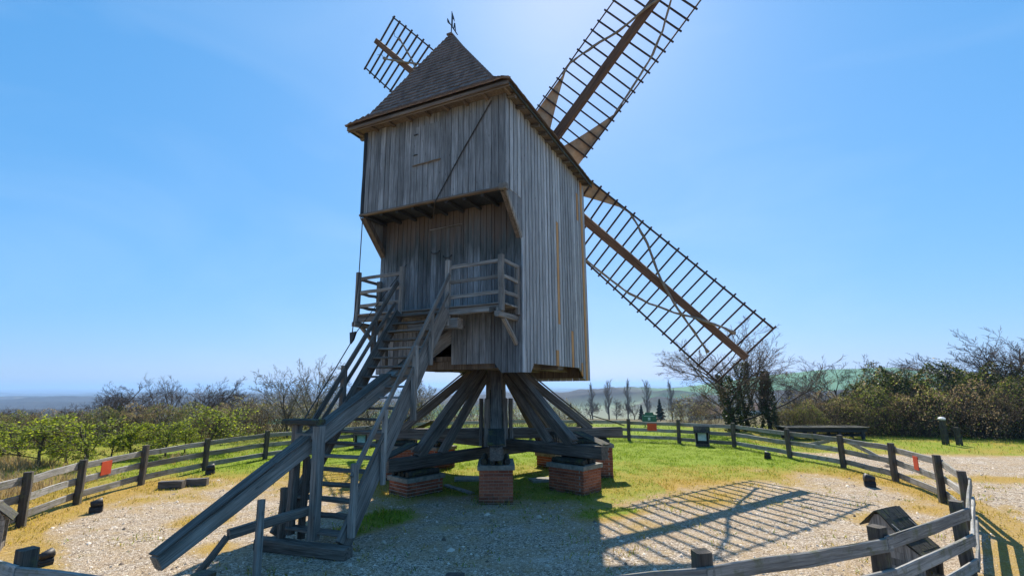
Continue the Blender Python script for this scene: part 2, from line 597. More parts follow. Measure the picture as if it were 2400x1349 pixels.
def ground_mat():
    m, nt, bs, out = new_mat('gravel_grass_and_fields')
    ge = nt.nodes.new('ShaderNodeNewGeometry')
    P = ge.outputs['Position']
    at = nt.nodes.new('ShaderNodeAttribute'); at.attribute_name = 'cover'
    sp = nt.nodes.new('ShaderNodeSeparateColor')
    nt.links.new(at.outputs['Color'], sp.inputs[0])
    grass, dry, wd = sp.outputs[0], sp.outputs[1], sp.outputs[2]
    # gravel: pale chips with dark gaps, dust in places
    vo = nt.nodes.new('ShaderNodeTexVoronoi'); vo.inputs['Scale'].default_value = 34; nt.links.new(P, vo.inputs['Vector'])
    vo2 = nt.nodes.new('ShaderNodeTexVoronoi'); vo2.inputs['Scale'].default_value = 34; vo2.feature = 'DISTANCE_TO_EDGE'; nt.links.new(P, vo2.inputs['Vector'])
    sep = nt.nodes.new('ShaderNodeSeparateColor'); nt.links.new(vo.outputs['Color'], sep.inputs[0])
    stone = ramp(nt, sep.outputs[0], [(0, (.14, .105, .075)), (1, (.80, .70, .57)), (.35, (.42, .345, .265)), (.75, (.62, .53, .425))])
    gap = ramp(nt, vo2.outputs['Distance'], [(0, (.28, .26, .24)), (.16, (1, 1, 1))])
    stone = mixc(nt, 1.0, stone, gap, 'MULTIPLY')
    big = noise(nt, P, .55, 5, .6)
    stone = mixc(nt, fmath(nt, 'MULTIPLY', ramp(nt, big, [(.44, (0, 0, 0)), (.66, (1, 1, 1))]), .45), stone, (.40, .285, .165))
    mid = noise(nt, P, 1.9, 6, .7)
    stone = mixc(nt, fmath(nt, 'MULTIPLY', ramp(nt, mid, [(.42, (0, 0, 0)), (.70, (1, 1, 1))]), .65), stone, (.36, .25, .145))
    pale = noise(nt, vmath(nt, 'MULTIPLY', P, (.45, .9, 1)), 1.0, 4, .6)
    stone = mixc(nt, fmath(nt, 'MULTIPLY', ramp(nt, pale, [(.55, (0, 0, 0)), (.72, (1, 1, 1))]), .35), stone, (.66, .60, .53))
    # turf
    n1 = noise(nt, P, 2.1, 6, .7)
    n2 = noise(nt, P, 28, 3, .7)
    green = ramp(nt, n2, [(.3, (.08, .13, .010)), (.7, (.27, .34, .03))])
    yell = ramp(nt, n2, [(.3, (.20, .12, .025)), (.7, (.50, .33, .085))])
    dd = fmath(nt, 'ADD', dry, fmath(nt, 'MULTIPLY', fmath(nt, 'SUBTRACT', n1, .5), .9), True)
    turf = mixc(nt, dd, green, yell)
    gf = fmath(nt, 'ADD', fmath(nt, 'MULTIPLY', grass, 1.5), fmath(nt, 'MULTIPLY', fmath(nt, 'SUBTRACT', noise(nt, P, 9, 5, .75), .62), 2.2))
    # straw and dry moss creep over the gravel at the edge of the turf
    cre = fmath(nt, 'ADD', fmath(nt, 'MULTIPLY', grass, 1.7), fmath(nt, 'MULTIPLY', fmath(nt, 'SUBTRACT', noise(nt, P, 3.1, 6, .75), .5), 2.0))
    stone = mixc(nt, fmath(nt, 'MULTIPLY', ramp(nt, cre, [(.0, (0, 0, 0)), (.55, (1, 1, 1))]), .6), stone, yell)
    gf = ramp(nt, gf, [(.28, (0, 0, 0)), (.95, (1, 1, 1))])
    nearc = mixc(nt, gf, stone, turf)
    # fields of the plain
    fs = vmath(nt, 'MULTIPLY', P, (.0032, .0021, 0))
    wob = noise(nt, fs, 1.2, 2)
    vf = nt.nodes.new('ShaderNodeTexVoronoi'); vf.inputs['Scale'].default_value = 1.0; nt.links.new(fs, vf.inputs['Vector'])
    sf = nt.nodes.new('ShaderNodeSeparateColor'); nt.links.new(vf.outputs['Color'], sf.inputs[0])
    field = ramp(nt, sf.outputs[0], [(0, (.075, .17, .07)), (1, (.085, .18, .075)), (.32, (.095, .20, .085)), (.42, (.20, .165, .12)), (.58, (.26, .22, .17)), (.64, (.075, .16, .05))])
    wood_c = ramp(nt, noise(nt, P, .035, 5, .7), [(.35, (.014, .013, .012)), (.65, (.05, .043, .032))])
    # hedges and scrub on the slope below the hilltop
    scrub = ramp(nt, noise(nt, P, .22, 6, .75), [(.38, (.05, .043, .02)), (.6, (.17, .14, .07))])
    ln = nt.nodes.new('ShaderNodeVectorMath'); ln.operation = 'LENGTH'; nt.links.new(P, ln.inputs[0])
    dist = ln.outputs['Value']
    def mr(a, b):
        q = nt.nodes.new('ShaderNodeMapRange'); q.inputs[1].default_value = a; q.inputs[2].default_value = b
        nt.links.new(dist, q.inputs[0]); return q.outputs[0]
    farc = mixc(nt, wd, field, wood_c)
    hill = mixc(nt, mr(230, 330), scrub, farc)
    c = mixc(nt, mr(34, 48), nearc, hill)
    nt.links.new(c, bs.inputs['Base Color'])
    bs.inputs['Roughness'].default_value = .95
    bs.inputs['Specular IOR Level'].default_value = .1
    bp = nt.nodes.new('ShaderNodeBump'); bp.inputs['Strength'].default_value = .9; bp.inputs['Distance'].default_value = .02
    hgt = fmath(nt, 'ADD', fmath(nt, 'MULTIPLY', vo2.outputs['Distance'], 1.2), fmath(nt, 'MULTIPLY', n2, .8))
    nt.links.new(hgt, bp.inputs['Height'])
    nt.links.new(bp.outputs[0], bs.inputs['Normal'])
    return m


ground = link('ground', build_terrain(), None, ground_mat())
tag(ground, 'gravel and patchy grass hilltop running down to the hazy plain', kind='structure')


def gz(x, y):
    return float(hills(np.array([float(x)]), np.array([float(y)]))[0])

# ------------------------------------------------------------------ the windmill (local axes: u along the tail wall, v towards the sails, z up)
MX, MY, YAW = -0.527, 15.894, 0.447
mill = empty('windmill', None, (MX, MY, 0), -YAW)
tag(mill, 'grey timber post windmill with lattice sails standing on brick piers', 'windmill')
UX, UY = math.cos(YAW), -math.sin(YAW)
VX, VY = math.sin(YAW), math.cos(YAW)


def to_world(u, v, z=0):
    return Vector((MX + u * UX + v * VX, MY + u * UY + v * VY, z))


def to_local(x, y, z=0):
    dx, dy = x - MX, y - MY
    return Vector((dx * UX + dy * UY, dx * VX + dy * VY, z))


HW, VT, VO, VH = 2.31, -2.976, -3.925, 2.60      # half width, tail wall, overhang face, head wall
ZO, ZE = 7.58, 10.06                             # underside of the overhang, wall top


def vplank(name, axis, c, a0, a1, b0, b1, top, out, th, mat, parent, t0=None):
    """vertical board on a wall plane: axis 'u' means the wall runs along u at v=c, 'v' along v at u=c. a0..a1 extent, b0/b1 bottom at each side"""
    t1 = top if t0 is None else t0
    j = random.uniform(-.006, .006)
    pts = []
    for depth in (0, th):
        o = c + out * (depth + j)
        for a, z in ((a0, b0), (a1, b1), (a1, top), (a0, t1)):
            pts.append((a, o, z) if axis == 'u' else (o, a, z))
    m = MB().add(pts, [(0, 1, 2, 3), (4, 7, 6, 5), (0, 4, 5, 1), (1, 5, 6, 2), (2, 6, 7, 3), (3, 7, 4, 0)])
    return m.build(name, mat, parent)


def split(a0, a1, w, jit=.25):
    xs, x = [a0], a0
    while True:
        x += w * random.uniform(1 - jit, 1 + jit)
        if x > a1 - w * .5: break
        xs.append(x)
    xs.append(a1)
    return list(zip(xs[:-1], xs[1:]))


# --- tail wall below the overhang
def tail_bottom(u):
    a = abs(u)
    if a < 1.52: return 3.30
    if a < 1.72: return 3.30 - .23 * (a - 1.52) / .2
    return 3.07


m = MB()
m.box((-HW + .05, VT + .03, 4.35), (HW - .05, VT + .10, ZO + .1))
m.box((.24, VT + .03, 3.42), (1.5, VT + .10, 4.35))
m.box((-1.5, VT + .03, 3.42), (-.36, VT + .10, 4.35))
m.box((1.5, VT + .03, 3.2), (HW - .05, VT + .10, 4.35))
m.box((-HW + .05, VT + .03, 3.2), (-1.5, VT + .10, 4.35))
tail = m.build('tail_wall', WM['gap'], mill)
DOOR = (-.48, .49, 4.77, 7.08)
edges = split(-HW, -.36, .17) + [(-.36, -.20), (-.20, -.04), (-.04, .1), (.1, .22)] + split(.22, 1.52, .17) + [(1.52, 1.72)] + split(1.72, HW, .2)
for a, b in edges:
    g = .007
    lo0, lo1 = tail_bottom(a), tail_bottom(b)
    if -.37 < a and b < .23: lo0 = lo1 = 4.32
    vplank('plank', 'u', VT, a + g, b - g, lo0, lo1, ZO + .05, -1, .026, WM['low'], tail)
door = empty('door', mill)
for a, b in split(DOOR[0], DOOR[1], .16, .15):
    vplank('plank', 'u', VT - .03, a + .004, b - .004, DOOR[2], DOOR[2], DOOR[3], -1, .024, WM['low'], door)
beam('drip_strip', (DOOR[0] - .06, VT - .062, DOOR[3] + .02), (DOOR[1] + .04, VT - .062, DOOR[3] + .05), .03, .025, WM['grey'], door)
for u, z in ((-.33, 6.45), (.08, 6.28)):
    pts = [(u + .14 * math.cos(t), VT - .07 - .05 * math.sin(t), z + .08 * -math.sin(t)) for t in [i * math.pi / 6 for i in range(7)]]
    MB().tube(pts, .012, 5).build('handle', M_iron, door, True)

# --- the overhanging upper storey
m = MB()
m.box((-HW + .05, VO + .03, ZO + .02), (HW - .05, VO + .10, ZE))
m.box((-HW + .06, VO + .1, ZO - .02), (HW - .06, VT + .02, ZO + .05))
over = m.build('overhang', WM['gap'], mill)
HATCH = (-.45, .36, 8.66, 9.78)
for a, b in split(-HW + .11, HW, .185):
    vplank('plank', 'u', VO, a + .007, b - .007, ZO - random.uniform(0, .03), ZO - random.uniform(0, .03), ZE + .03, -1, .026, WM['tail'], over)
hatch = empty('hatch', mill)
for a, b in split(HATCH[0], HATCH[1], .16, .15):
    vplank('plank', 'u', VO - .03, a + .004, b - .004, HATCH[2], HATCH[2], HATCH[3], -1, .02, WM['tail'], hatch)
beam('sill', (HATCH[0] - .05, VO - .062, HATCH[2] - .02), (HATCH[1] + .05, VO - .062, HATCH[2] + .01), .035, .028, WM['soffit'], hatch)
for z in (8.95, 9.55):
    beam('hinge', (HATCH[0] - .03, VO - .06, z), (HATCH[0] + .10, VO - .06, z), .05, .012, M_iron, hatch)
beam('corner_board', (-HW + .05, VO - .01, ZO - .1), (-HW + .05, VO - .01, ZE), .11, .09, WM['gap'], over, side=(0, 1, 0))
beam('front_sill', (-HW - .02, VO - .005, ZO - .05), (HW + .05, VO - .005, ZO - .05), .11, .06, WM['soffit'], over)
beam('sill_end', (HW - .12, VO - .07, ZO - .05), (HW + .07, VO - .07, ZO - .05), .16, .16, WM['grey'], over)
for i in range(9):
    u = -HW + .15 + i * (2 * HW - .3) / 8
    beam('joist', (u, VO + .05, ZO - .10), (u, VT - .03, ZO - .09), .09, .09, WM['gap'], over)
for s in (-1, 1):
    br = MB()
    u0 = s * (HW - .02)
    br.prism([(u0, VO + .02, ZO - .13), (u0, VO + .22, ZO - .13), (u0, VT - .03, 6.72), (u0, VT - .03, 6.50)], (-s * .13, 0, 0))
    br.build('bracket', WM['soffit'], over)
    br = MB()
    u0 = s * (HW + .012)
    br.prism([(u0, VO - .03, ZO - .12), (u0, VO + .12, ZO - .12), (u0, VT - .0, 6.62), (u0, VT - .0, 6.46)], (-s * .03, 0, 0))
    br.build('bracket_board', WM['grey'] if s > 0 else WM['soffit'], over)
    for k in range(6):
        t0, t1 = k / 6, (k + .96) / 6
        pa = Vector((s * HW, VO + .1 + (VT - VO - .12) * t0, ZO - .14 - .98 * t0))
        pb = Vector((s * HW, VO + .1 + (VT - VO - .12) * t1, ZO - .14 - .98 * t1))
        MB().prism([pa, pb, (s * HW, pb.y, ZO - .02), (s * HW, pa.y, ZO - .02)], (-s * .03, 0, 0)).build('plank', WM['tail'], over)

# --- side walls
def side_bottom(v):
    if v < -2.52: return 3.07
    if v < -2.33: return 3.07 + .23 * (v + 2.52) / .19
    if v < 1.45: return 3.30
    if v < 2.0: return 3.30 - .4 * (v - 1.45) / .55
    return 2.89


NEW = [(-.24, 4.53, 7.72), (-.55, 3.30, 3.75), (.86, 3.28, 4.44), (1.75, 3.1, 3.47), (2.30, 2.89, 10.0), (1.86, 8.41, 9.42)]
for s in (1, -1):
    m = MB()
    m.prism([(s * (HW - .035), v, z) for v, z in ((VT, 3.15), (-2.5, 3.15), (-2.3, 3.38), (1.4, 3.38), (1.95, 3.0), (VH, 3.0), (VH, ZE), (VO + .03, ZE), (VO + .03, ZO + .01), (VT, ZO + .01))], (-s * .05, 0, 0))
    w = m.build('side_wall', WM['gap'], mill)
    pitch = .232
    n = int((VH - VO) / pitch)
    pitch = (VH - VO) / n
    for i in range(n):
        a = VO + i * pitch + random.uniform(-.012, .012)
        b = a + pitch * random.uniform(.68, .80)
        mid = (a + b) / 2
        zt = ZE + .03 + random.uniform(-.01, .01)
        segs = []
        if b <= VT + .12:
            segs = [(ZO - .02, ZO - .02, zt, WM['side'])]
        else:
            cuts = sorted((lo, hi) for v, lo, hi in NEW if a - .03 < v < a + pitch - .03 and s > 0)
            z0 = None
            cur = [side_bottom(a), side_bottom(b)]
            for lo, hi in cuts:
                if lo > max(cur) + .08:
                    segs.append((cur[0], cur[1], lo, WM['side']))
                    segs.append((lo + .004, lo + .004, min(hi, zt), WM['new']))
                else:
                    segs.append((cur[0], cur[1], min(hi, zt), WM['new']))
                cur = [hi + .004, hi + .004]
            if max(cur) < zt - .1:
                if random.random() < .3 and max(cur) < 4:
                    jz = random.uniform(4.2, 8.8)
                    segs.append((cur[0], cur[1], jz, WM['side']))
                    cur = [jz + .008, jz + .008]
                segs.append((cur[0], cur[1], zt, WM['side']))
        for q0, q1, top, mt in segs:
            vplank('plank', 'v', s * (HW - .033), a, b, q0, q1, top, s, .045, mt, w)
beam('corner_board', (HW + .012, VT - .012, 3.07), (HW + .012, VT - .012, 6.5), .05, .05, WM['side'], mill, side=(0, 1, 0))

# --- head wall with its gable, and the floor with its beams
m = MB()
m.prism([(-HW + .05, VH - .06, 3.0), (HW - .05, VH - .06, 3.0), (HW - .05, VH - .06, ZE), (.02, VH - .06, 13.0), (-.02, VH - .06, 13.0), (-HW + .05, VH - .06, ZE)], (0, .05, 0))
head = m.build('head_wall', WM['gap'], mill)
for a, b in split(-HW, HW, .24, .1):
    ta = ZE + (13.0 - ZE) * (1 - abs(a) / HW) - .05
    tb = ZE + (13.0 - ZE) * (1 - abs(b) / HW) - .05
    vplank('plank', 'u', VH, a + .006, b - .006, 2.89, 2.89, tb, 1, .03, WM['side'] if random.random() < .97 else WM['new'], head, t0=ta)
m = MB()
m.box((-HW + .1, VT + .11, 3.40), (HW - .1, VH - .07, 3.52))
m.box((-HW + .1, VH - .42, 2.98), (HW - .12, VH - .10, 3.38))
m.box((-HW + .1, VT + .15, 3.18), (HW - .12, VT + .45, 3.39))
floor_ = m.build('mill_floor', WM['soffit'], mill)
for u in (-1.55, -.55, .55, 1.55):
    beam('floor_joist', (u, VT + .46, 3.29), (u, VH - .44, 3.29), .18, .2, WM['oak'], floor_)
beam('crown_tree', (-HW + .12, 0, 3.30), (HW - .12, 0, 3.30), .5, .19, WM['oak'], floor_)

# --- roof: hipped at the tail, flared at the eaves, clad in shingles
EV, EU, EZ = -4.39, 2.63, 10.13
APEX = Vector((0, -3.0, 13.20))
RIDGE_V = 2.75


def roof_t(t):
    """profile: t 0 eave..1 ridge -> (fraction of run left, height)"""
    if t < .16:
        q = t / .16
        return 1 - .225 * q, EZ + .34 * q
    q = (t - .16) / .84
    return .775 * (1 - q), EZ + .34 + (APEX.z - EZ - .34) * q


def hip_pt(t, s):
    f, z = roof_t(t)
    return Vector((s * EU * f, APEX.y + (EV - APEX.y) * f, z))


def side_pt(t, s, v):
    f, z = roof_t(t)
    return Vector((s * EU * f, v, z - .0))


roof = empty('roof', mill)
T = [0, .08, .16, .3, .5, .75, 1.0]
v, f = [], []
for s in (-1, 1):
    for t in T: v.append(hip_pt(t, s) + Vector((0, .02, -.03)))
nT = len(T)
for i in range(nT - 1): f.append((i, i + 1, nT + i + 1, nT + i))
for s in (-1, 1):
    base = len(v)
    for t in T:
        v.append(hip_pt(t, s) + Vector((0, .02, -.03)))
        q = side_pt(t, s, RIDGE_V) + Vector((0, 0, -.03))
        if t < .1: q.z -= .03
        v.append(q)
    for i in range(nT - 1): f.append((base + 2 * i, base + 2 * i + 1, base + 2 * i + 3, base + 2 * i + 2))
link('roof_boards', mesh('roof_boards', v, f, WM['soffit']), roof)

# shingles: courses on the tail hip; the largest are single, the rest joined
rows = 25
single, rest = 0, MB()


def shingle_geo(p, across, upd, nrm, w, l, th):
    q = []
    for dz in (0, th):
        for a, b, lift in ((-w / 2, 0, .042), (w / 2, 0, .042), (w / 2, l, 0), (-w / 2, l, 0)):
            q.append(p + across * a + upd * b + nrm * (dz + lift))
    return q, [(0, 3, 2, 1), (4, 5, 6, 7), (0, 1, 5, 4), (1, 2, 6, 5), (2, 3, 7, 6), (3, 0, 4, 7)]


for r in range(rows):
    t0, t1 = r / rows, min(1.0, (r + 1.5) / rows)
    L0, R0 = hip_pt(t0, -1), hip_pt(t0, 1)
    L1, R1 = hip_pt(t1, -1), hip_pt(t1, 1)
    upd = ((L1 + R1) / 2 - (L0 + R0) / 2)
    ln = upd.length
    upd.normalize()
    ac = Vector((1, 0, 0))
    nr = upd.cross(ac) * -1
    if nr.y > 0: nr = -nr
    wtot = R0.x - L0.x + .05
    x = L0.x - .02
    while x < R0.x:
        w = random.uniform(.11, .17)
        if x + w > R0.x + .06: w = R0.x + .04 - x
        if w < .03: break
        p = Vector((x + w / 2, L0.y, L0.z)) + upd * random.uniform(-.014, .014) + nr * random.uniform(0, .006)
        q, fc = shingle_geo(p, ac, upd, nr, w - .008, ln, .024)
        for kk in (2, 3, 6, 7): q[kk].x = min(max(q[kk].x, L1.x - .01), R1.x + .01)
        for kk in (0, 1, 4, 5): q[kk].x = min(max(q[kk].x, L0.x - .015), R0.x + .015)
        if single < 300:
            sm = MB().add(q, fc)
            sm.build('shingle', WM['shingle'], roof)
            single += 1
        else:
            rest.add(q, fc)
        x += w
tag(rest.build('shingle', WM['shingle'], roof), kind='stuff')
side_sh = MB()
for s in (-1, 1):
    for r in range(rows):
        t0, t1 = r / rows, min(1.0, (r + 1.4) / rows)
        a0, a1 = hip_pt(t0, s), hip_pt(t1, s)
        pa, pb = side_pt(t0, s, 0), side_pt(t1, s, 0)
        upd = (pb - pa); ln = upd.length; upd.normalize()
        ac = Vector((0, 1, 0))
        nr = upd.cross(ac)
        if nr.z < 0: nr = -nr
        y = a0.y - .02
        while y < RIDGE_V + .02:
            w = random.uniform(.13, .2)
            p = Vector((pa.x, y + w / 2, pa.z - (.03 * (y - a0.y) / 7 if r < 3 else 0))) + upd * random.uniform(-.012, .012)
            side_sh.add(*shingle_geo(p, ac, upd, nr, w - .005, ln, .014))
            y += w
tag(side_sh.build('side_shingle', WM['shingle'], roof), kind='stuff')
hipcap = MB()
for s in (-1, 1):
    for k in range(22):
        a, b = hip_pt(k / 22, s), hip_pt(min(1, (k + 1.25) / 22), s)
        up = Vector((s * .45, -.6, .65)).normalized() * .03
        hipcap.bar(a + up, b + up * .7, .11, .03, side=(s * .45, -.6, .65))
hipcap.bar(APEX + Vector((0, -.1, .03)), (0, RIDGE_V, 13.23), .18, .05)
tag(hipcap.build('hip_shingle', WM['shingle'], roof), kind='stuff')
# eaves: fascia, soffit boards and rafter feet
beam('fascia', (-EU + .02, EV + .04, EZ - .07), (EU - .02, EV + .04, EZ - .07), .035, .09, WM['soffit'], roof)
beam('fascia', (-EU + .02, EV + .09, EZ - .12), (EU - .02, EV + .09, EZ - .12), .03, .05, WM['soffit'], roof)
for s in (-1, 1):
    beam('fascia', (s * (EU - .04), EV + .05, EZ - .07), (s * (EU - .04), RIDGE_V, EZ - .13), .035, .09, WM['mossy'], roof)
for a_, b_ in split(-EU + .06, EU - .06, .55, .2):
    MB().prism([(a_, EV + .10, EZ - .085), (b_ - .01, EV + .10, EZ - .085), (b_ - .01, VO + .01, EZ - .055), (a_, VO + .01, EZ - .055)], (0, 0, .02)).build('soffit_board', WM['soffit'], roof)
for s in (-1, 1):
    for a_, b_ in split(VO, RIDGE_V - .05, .6, .2):
        MB().prism([(s * (EU - .07), a_, EZ - .11), (s * (EU - .07), b_ - .01, EZ - .11), (s * (HW - .0), b_ - .01, EZ - .075), (s * (HW - .0), a_, EZ - .075)], (0, 0, .02)).build('soffit_board', WM['soffit'], roof)
for k in range(9):
    u = -EU + .2 + k * (2 * EU - .4) / 8
    beam('rafter_foot', (u, EV + .10, EZ - .12), (u, VO + .02, EZ - .09), .10, .07, WM['soffit'], roof)
for k in range(13):
    vv = VO + .1 + k * .52
    for s in (-1, 1):
        beam('rafter_foot', (s * (EU - .07), vv, EZ - .15), (s * (HW - .02), vv, EZ - .11), .10, .08, WM['oak'], roof)

# weather vane
vane = MB()
vane.tube([(0, -2.97, 13.15), (0, -2.97, 13.6)], .016, 6)
vane.tube([(0, -3.2, 13.62), (0, -2.62, 13.52)], .018, 5)
vane.prism([(-.008, -3.20, 13.68), (-.008, -3.10, 13.64), (-.008, -3.08, 13.56), (-.008, -3.19, 13.55)], (.016, 0, 0))
vane.prism([(-.008, -2.98, 13.55), (-.008, -2.90, 13.56), (-.008, -2.91, 13.80), (-.008, -2.88, 13.92), (-.008, -2.80, 13.86), (-.008, -2.83, 13.95), (-.008, -2.97, 14.10)], (.016, 0, 0))
vane.prism([(-.008, -2.86, 13.56), (-.008, -2.83, 13.55), (-.008, -2.79, 13.72), (-.008, -2.75, 13.55), (-.008, -2.71, 13.54), (-.008, -2.77, 13.82), (-.008, -2.82, 13.80)], (.016, 0, 0))
vane.build('weather_vane', M_iron, mill)

# --- the four sails
TILT = R(12)
HUB = Vector((0, 3.267, 11.205))
sn = Vector((0, math.cos(TILT), math.sin(TILT)))
su = Vector((0, -math.sin(TILT), math.cos(TILT)))
shaft = MB().tube([HUB - sn * 1.3, HUB + sn * .45], [.3, .26], 12).build('windshaft', WM['stock'], mill)


def twist_at(r): return R(19 - 1.85 * r)


def sail_pt(r, s, dn=0.0):
    th = twist_at(r)
    return Vector((r, s * math.cos(th), .12 - s * math.sin(th) + dn))


def make_sail(ang):
    ex = Vector((1, 0, 0)) * math.cos(ang) + su * math.sin(ang)
    ey = Vector((-1, 0, 0)) * math.sin(ang) + su * math.cos(ang)
    mt = Matrix((ex, ey, sn)).transposed().to_4x4()
    mt.translation = HUB
    return empty('sail', mill, mat=mt)


sails = [make_sail(R(-46.85))]
S0 = sails[0]
beam('stock', (0, 0, -.05), (10.6, 0, -.02), .30, .36, WM['stock'], S0, side=(0, 1, 0), w1=.20, d1=.24, wob=.004)
for k in range(22):
    r = 10.52 - .4135 * k
    jj = random.uniform(-.02, .02)
    beam('sail_bar', sail_pt(r + jj, -1.42 + random.uniform(-.02, .02)), sail_pt(r - jj, 1.42 + random.uniform(-.02, .02)), .085, .06, WM['lath'], S0, side=(1, 0, 0), wob=.003, seg=2)
for s in (-1.32, 1.32):
    pts = [sail_pt(1.75 + .4 * k, s, -.03) for k in range(23)]
    MB().tube(pts, .036, 4).build('hem_lath', WM['lath'], S0)
# furled cloth: a spread triangle at the root and a thin roll wound across the stock
for sg, path in ((1, [(3.7, 1.28), (4.2, 1.3), (4.7, 1.12), (5.4, .82), (6.4, .27), (7.3, -.08), (8.1, -.35), (9.1, -.62), (9.6, -.75)]),
                 (-1, [(3.6, -1.28), (4.2, -1.24), (5.3, -1.17), (6.1, -1.08), (6.9, -.85), (7.8, -.46), (8.57, -.02), (9.3, .26), (9.75, .38)])):
    rows_, cols_ = 10, 6
    vv, ff = [], []
    for i in range(rows_ + 1):
        t = i / rows_
        r = 1.2 + 2.6 * t
        inner = .18 + 1.08 * min(1, max(0, (t - .05) / .95)) ** .85
        for j in range(cols_ + 1):
            q = j / cols_
            s = sg * (inner + (1.30 - inner) * q)
            fold = .05 * math.sin(q * 9 + t * 3) * (1 - t)
            vv.append(sail_pt(r, s, .05 + fold))
    vv2 = [p + Vector((0, 0, .012)) for p in vv]
    n1 = cols_ + 1
    for i in range(rows_):
        for j in range(cols_):
            ff.append((i * n1 + j, i * n1 + j + 1, (i + 1) * n1 + j + 1, (i + 1) * n1 + j))
    k = len(vv)
    ff2 = [tuple(x + k for x in reversed(q)) for q in ff]
    link('sailcloth', mesh('sailcloth', vv + vv2, ff + ff2, M_canvas, True), S0)
    pts, rad = [], []
    for i in range(len(path) - 1):
        (r0, s0), (r1, s1) = path[i], path[i + 1]
        for q in (0, .33, .66):
            r, s = r0 + (r1 - r0) * q, s0 + (s1 - s0) * q
            near = math.exp(-(s / .38) ** 2)
            p = sail_pt(r, s, -.02)
            p.z = p.z * (1 - near) + (-.25) * near
            pts.append(p + Vector((0, random.uniform(-.012, .012), 0)))
            rad.append(.042 + random.uniform(-.01, .012))
    pts.append(sail_pt(path[-1][0], path[-1][1], -.06)); rad.append(.08)
    MB().tube(pts, rad, 7).build('rolled_cloth', M_roll, S0, True)
    e = pts[-1]
    MB().tube([e, e + Vector((.25, .05 * sg, -.02)), e + Vector((.5, -.1 * sg, .05))], .012, 5).build('tie_rope', M_rope, S0)


def copy_tree(o, parent, basis=None):
    c = o.copy()
    col.objects.link(c)
    c.parent = parent
    if basis is not None: c.matrix_basis = basis
    for ch in list(o.children): copy_tree(ch, c)
    return c


for a in (43.7, 133.15, 223.5):
    ang = R(a)
    ex = Vector((1, 0, 0)) * math.cos(ang) + su * math.sin(ang)
    ey = Vector((-1, 0, 0)) * math.sin(ang) + su * math.cos(ang)
    mt = Matrix((ex, ey, sn)).transposed().to_4x4()
    mt.translation = HUB - sn * (.33 if a in (43.7, 223.5) else 0)
    copy_tree(S0, mill, mt)

# --- platform before the door
PV, ZD = -3.87, 4.68
plat = empty('platform', mill)
for a, b in split(VT - .02, PV + .02, -.15) if False else [(VT - .16 * (i + 1), VT - .16 * i - .006) for i in range(6)]:
    beam('deck_board', (-2.3, (a + b) / 2 - .03, ZD - .02), (2.24, (a + b) / 2 - .03, ZD - .02), abs(b - a), .04, WM['grey'], plat)
beam('front_beam', (.72, PV - .01, ZD - .13), (2.2, PV - .01, ZD - .13), .10, .17, WM['grey'], plat)
beam('front_beam', (-2.3, PV - .01, ZD - .13), (-.72, PV - .01, ZD - .13), .10, .17, WM['grey'], plat)
beam('front_beam', (-.70, PV + .01, ZD - .12), (.70, PV + .01, ZD - .12), .08, .18, WM['grey'], plat)
for u in (-2.22, 2.14):
    beam('side_beam', (u, PV - .2, ZD - .28), (u, VT, ZD - .28), .13, .13, WM['grey'], plat)
    beam('brace', (u, PV + .12, ZD - .34), (u, VT - .04, 3.77), .10, .10, WM['grey'], plat)
beam('beam_end', (1.9, PV - .06, ZD - .17), (2.04, PV - .06, ZD - .17), .14, .14, WM['oak'], plat)
beam('cross_beam', (-.52, PV + .08, ZD - .42), (.98, PV + .08, ZD - .42), .26, .26, WM['grey'], plat)
PO = [(-2.27, PV, ZD - .32, 5.86), (-.76, PV, ZD - .1, 5.86), (.68, PV, 4.2, 5.86), (2.18, PV, ZD - .2, 5.84), (2.2, VT - .05, ZD - .2, 5.74), (-2.25, VT - .06, ZD - .2, 5.75)]
for u, v_, z0, z1 in PO:
    beam('post', (u, v_ - .045, z0), (u, v_ - .045, z1), .13, .12, WM['grey'], plat, side=(0, 1, 0))
for z in (5.70, 5.31, 4.93):
    beam('rail', (-2.2, PV - .02, z - .02), (-.80, PV - .02, z), .04, .09, WM['grey'], plat)
    beam('rail', (.74, PV - .02, z - .02), (2.13, PV - .02, z + .01), .04, .09, WM['grey'], plat)
    beam('rail', (2.22, PV, z + .01), (2.24, VT - .02, z), .04, .09, WM['grey'], plat)
    beam('rail', (-2.29, PV, z - .02), (-2.31, VT - .02, z - .02), .04, .09, WM['grey'], plat)

# --- staircase
stair = empty('staircase', mill)
LT, LB = Vector((-.76, -3.98, 4.60)), Vector((-.47, -7.48, .17))
RT, RB = Vector((.67, -3.98, 4.60)), Vector((.98, -7.38, .17))
beam('stringer', LB, LT, .09, .30, WM['oak'], stair, side=(0, .78, .62))
beam('stringer', RB, RT, .09, .30, WM['grey'], stair, side=(0, .78, .62))
NS = 20
for i in range(NS):
    t = (i + .6) / NS
    a, b = LB.lerp(LT, t), RB.lerp(RT, t)
    beam('tread', a + Vector((.04, 0, .0)), b - Vector((.04, 0, .0)), .22, .045, WM['oak'] if i % 5 else WM['grey'], stair)
beam('base_sill', (-.62, -7.72, .10), (1.22, -7.50, .10), .22, .19, WM['oak'], stair)
OFF = Vector((.09, 0, 0))


def on_r(t, h=0): return RB.lerp(RT, t) + OFF + Vector((0, 0, h))


def on_l(t, h=0): return LB.lerp(LT, t) - OFF + Vector((0, 0, h))


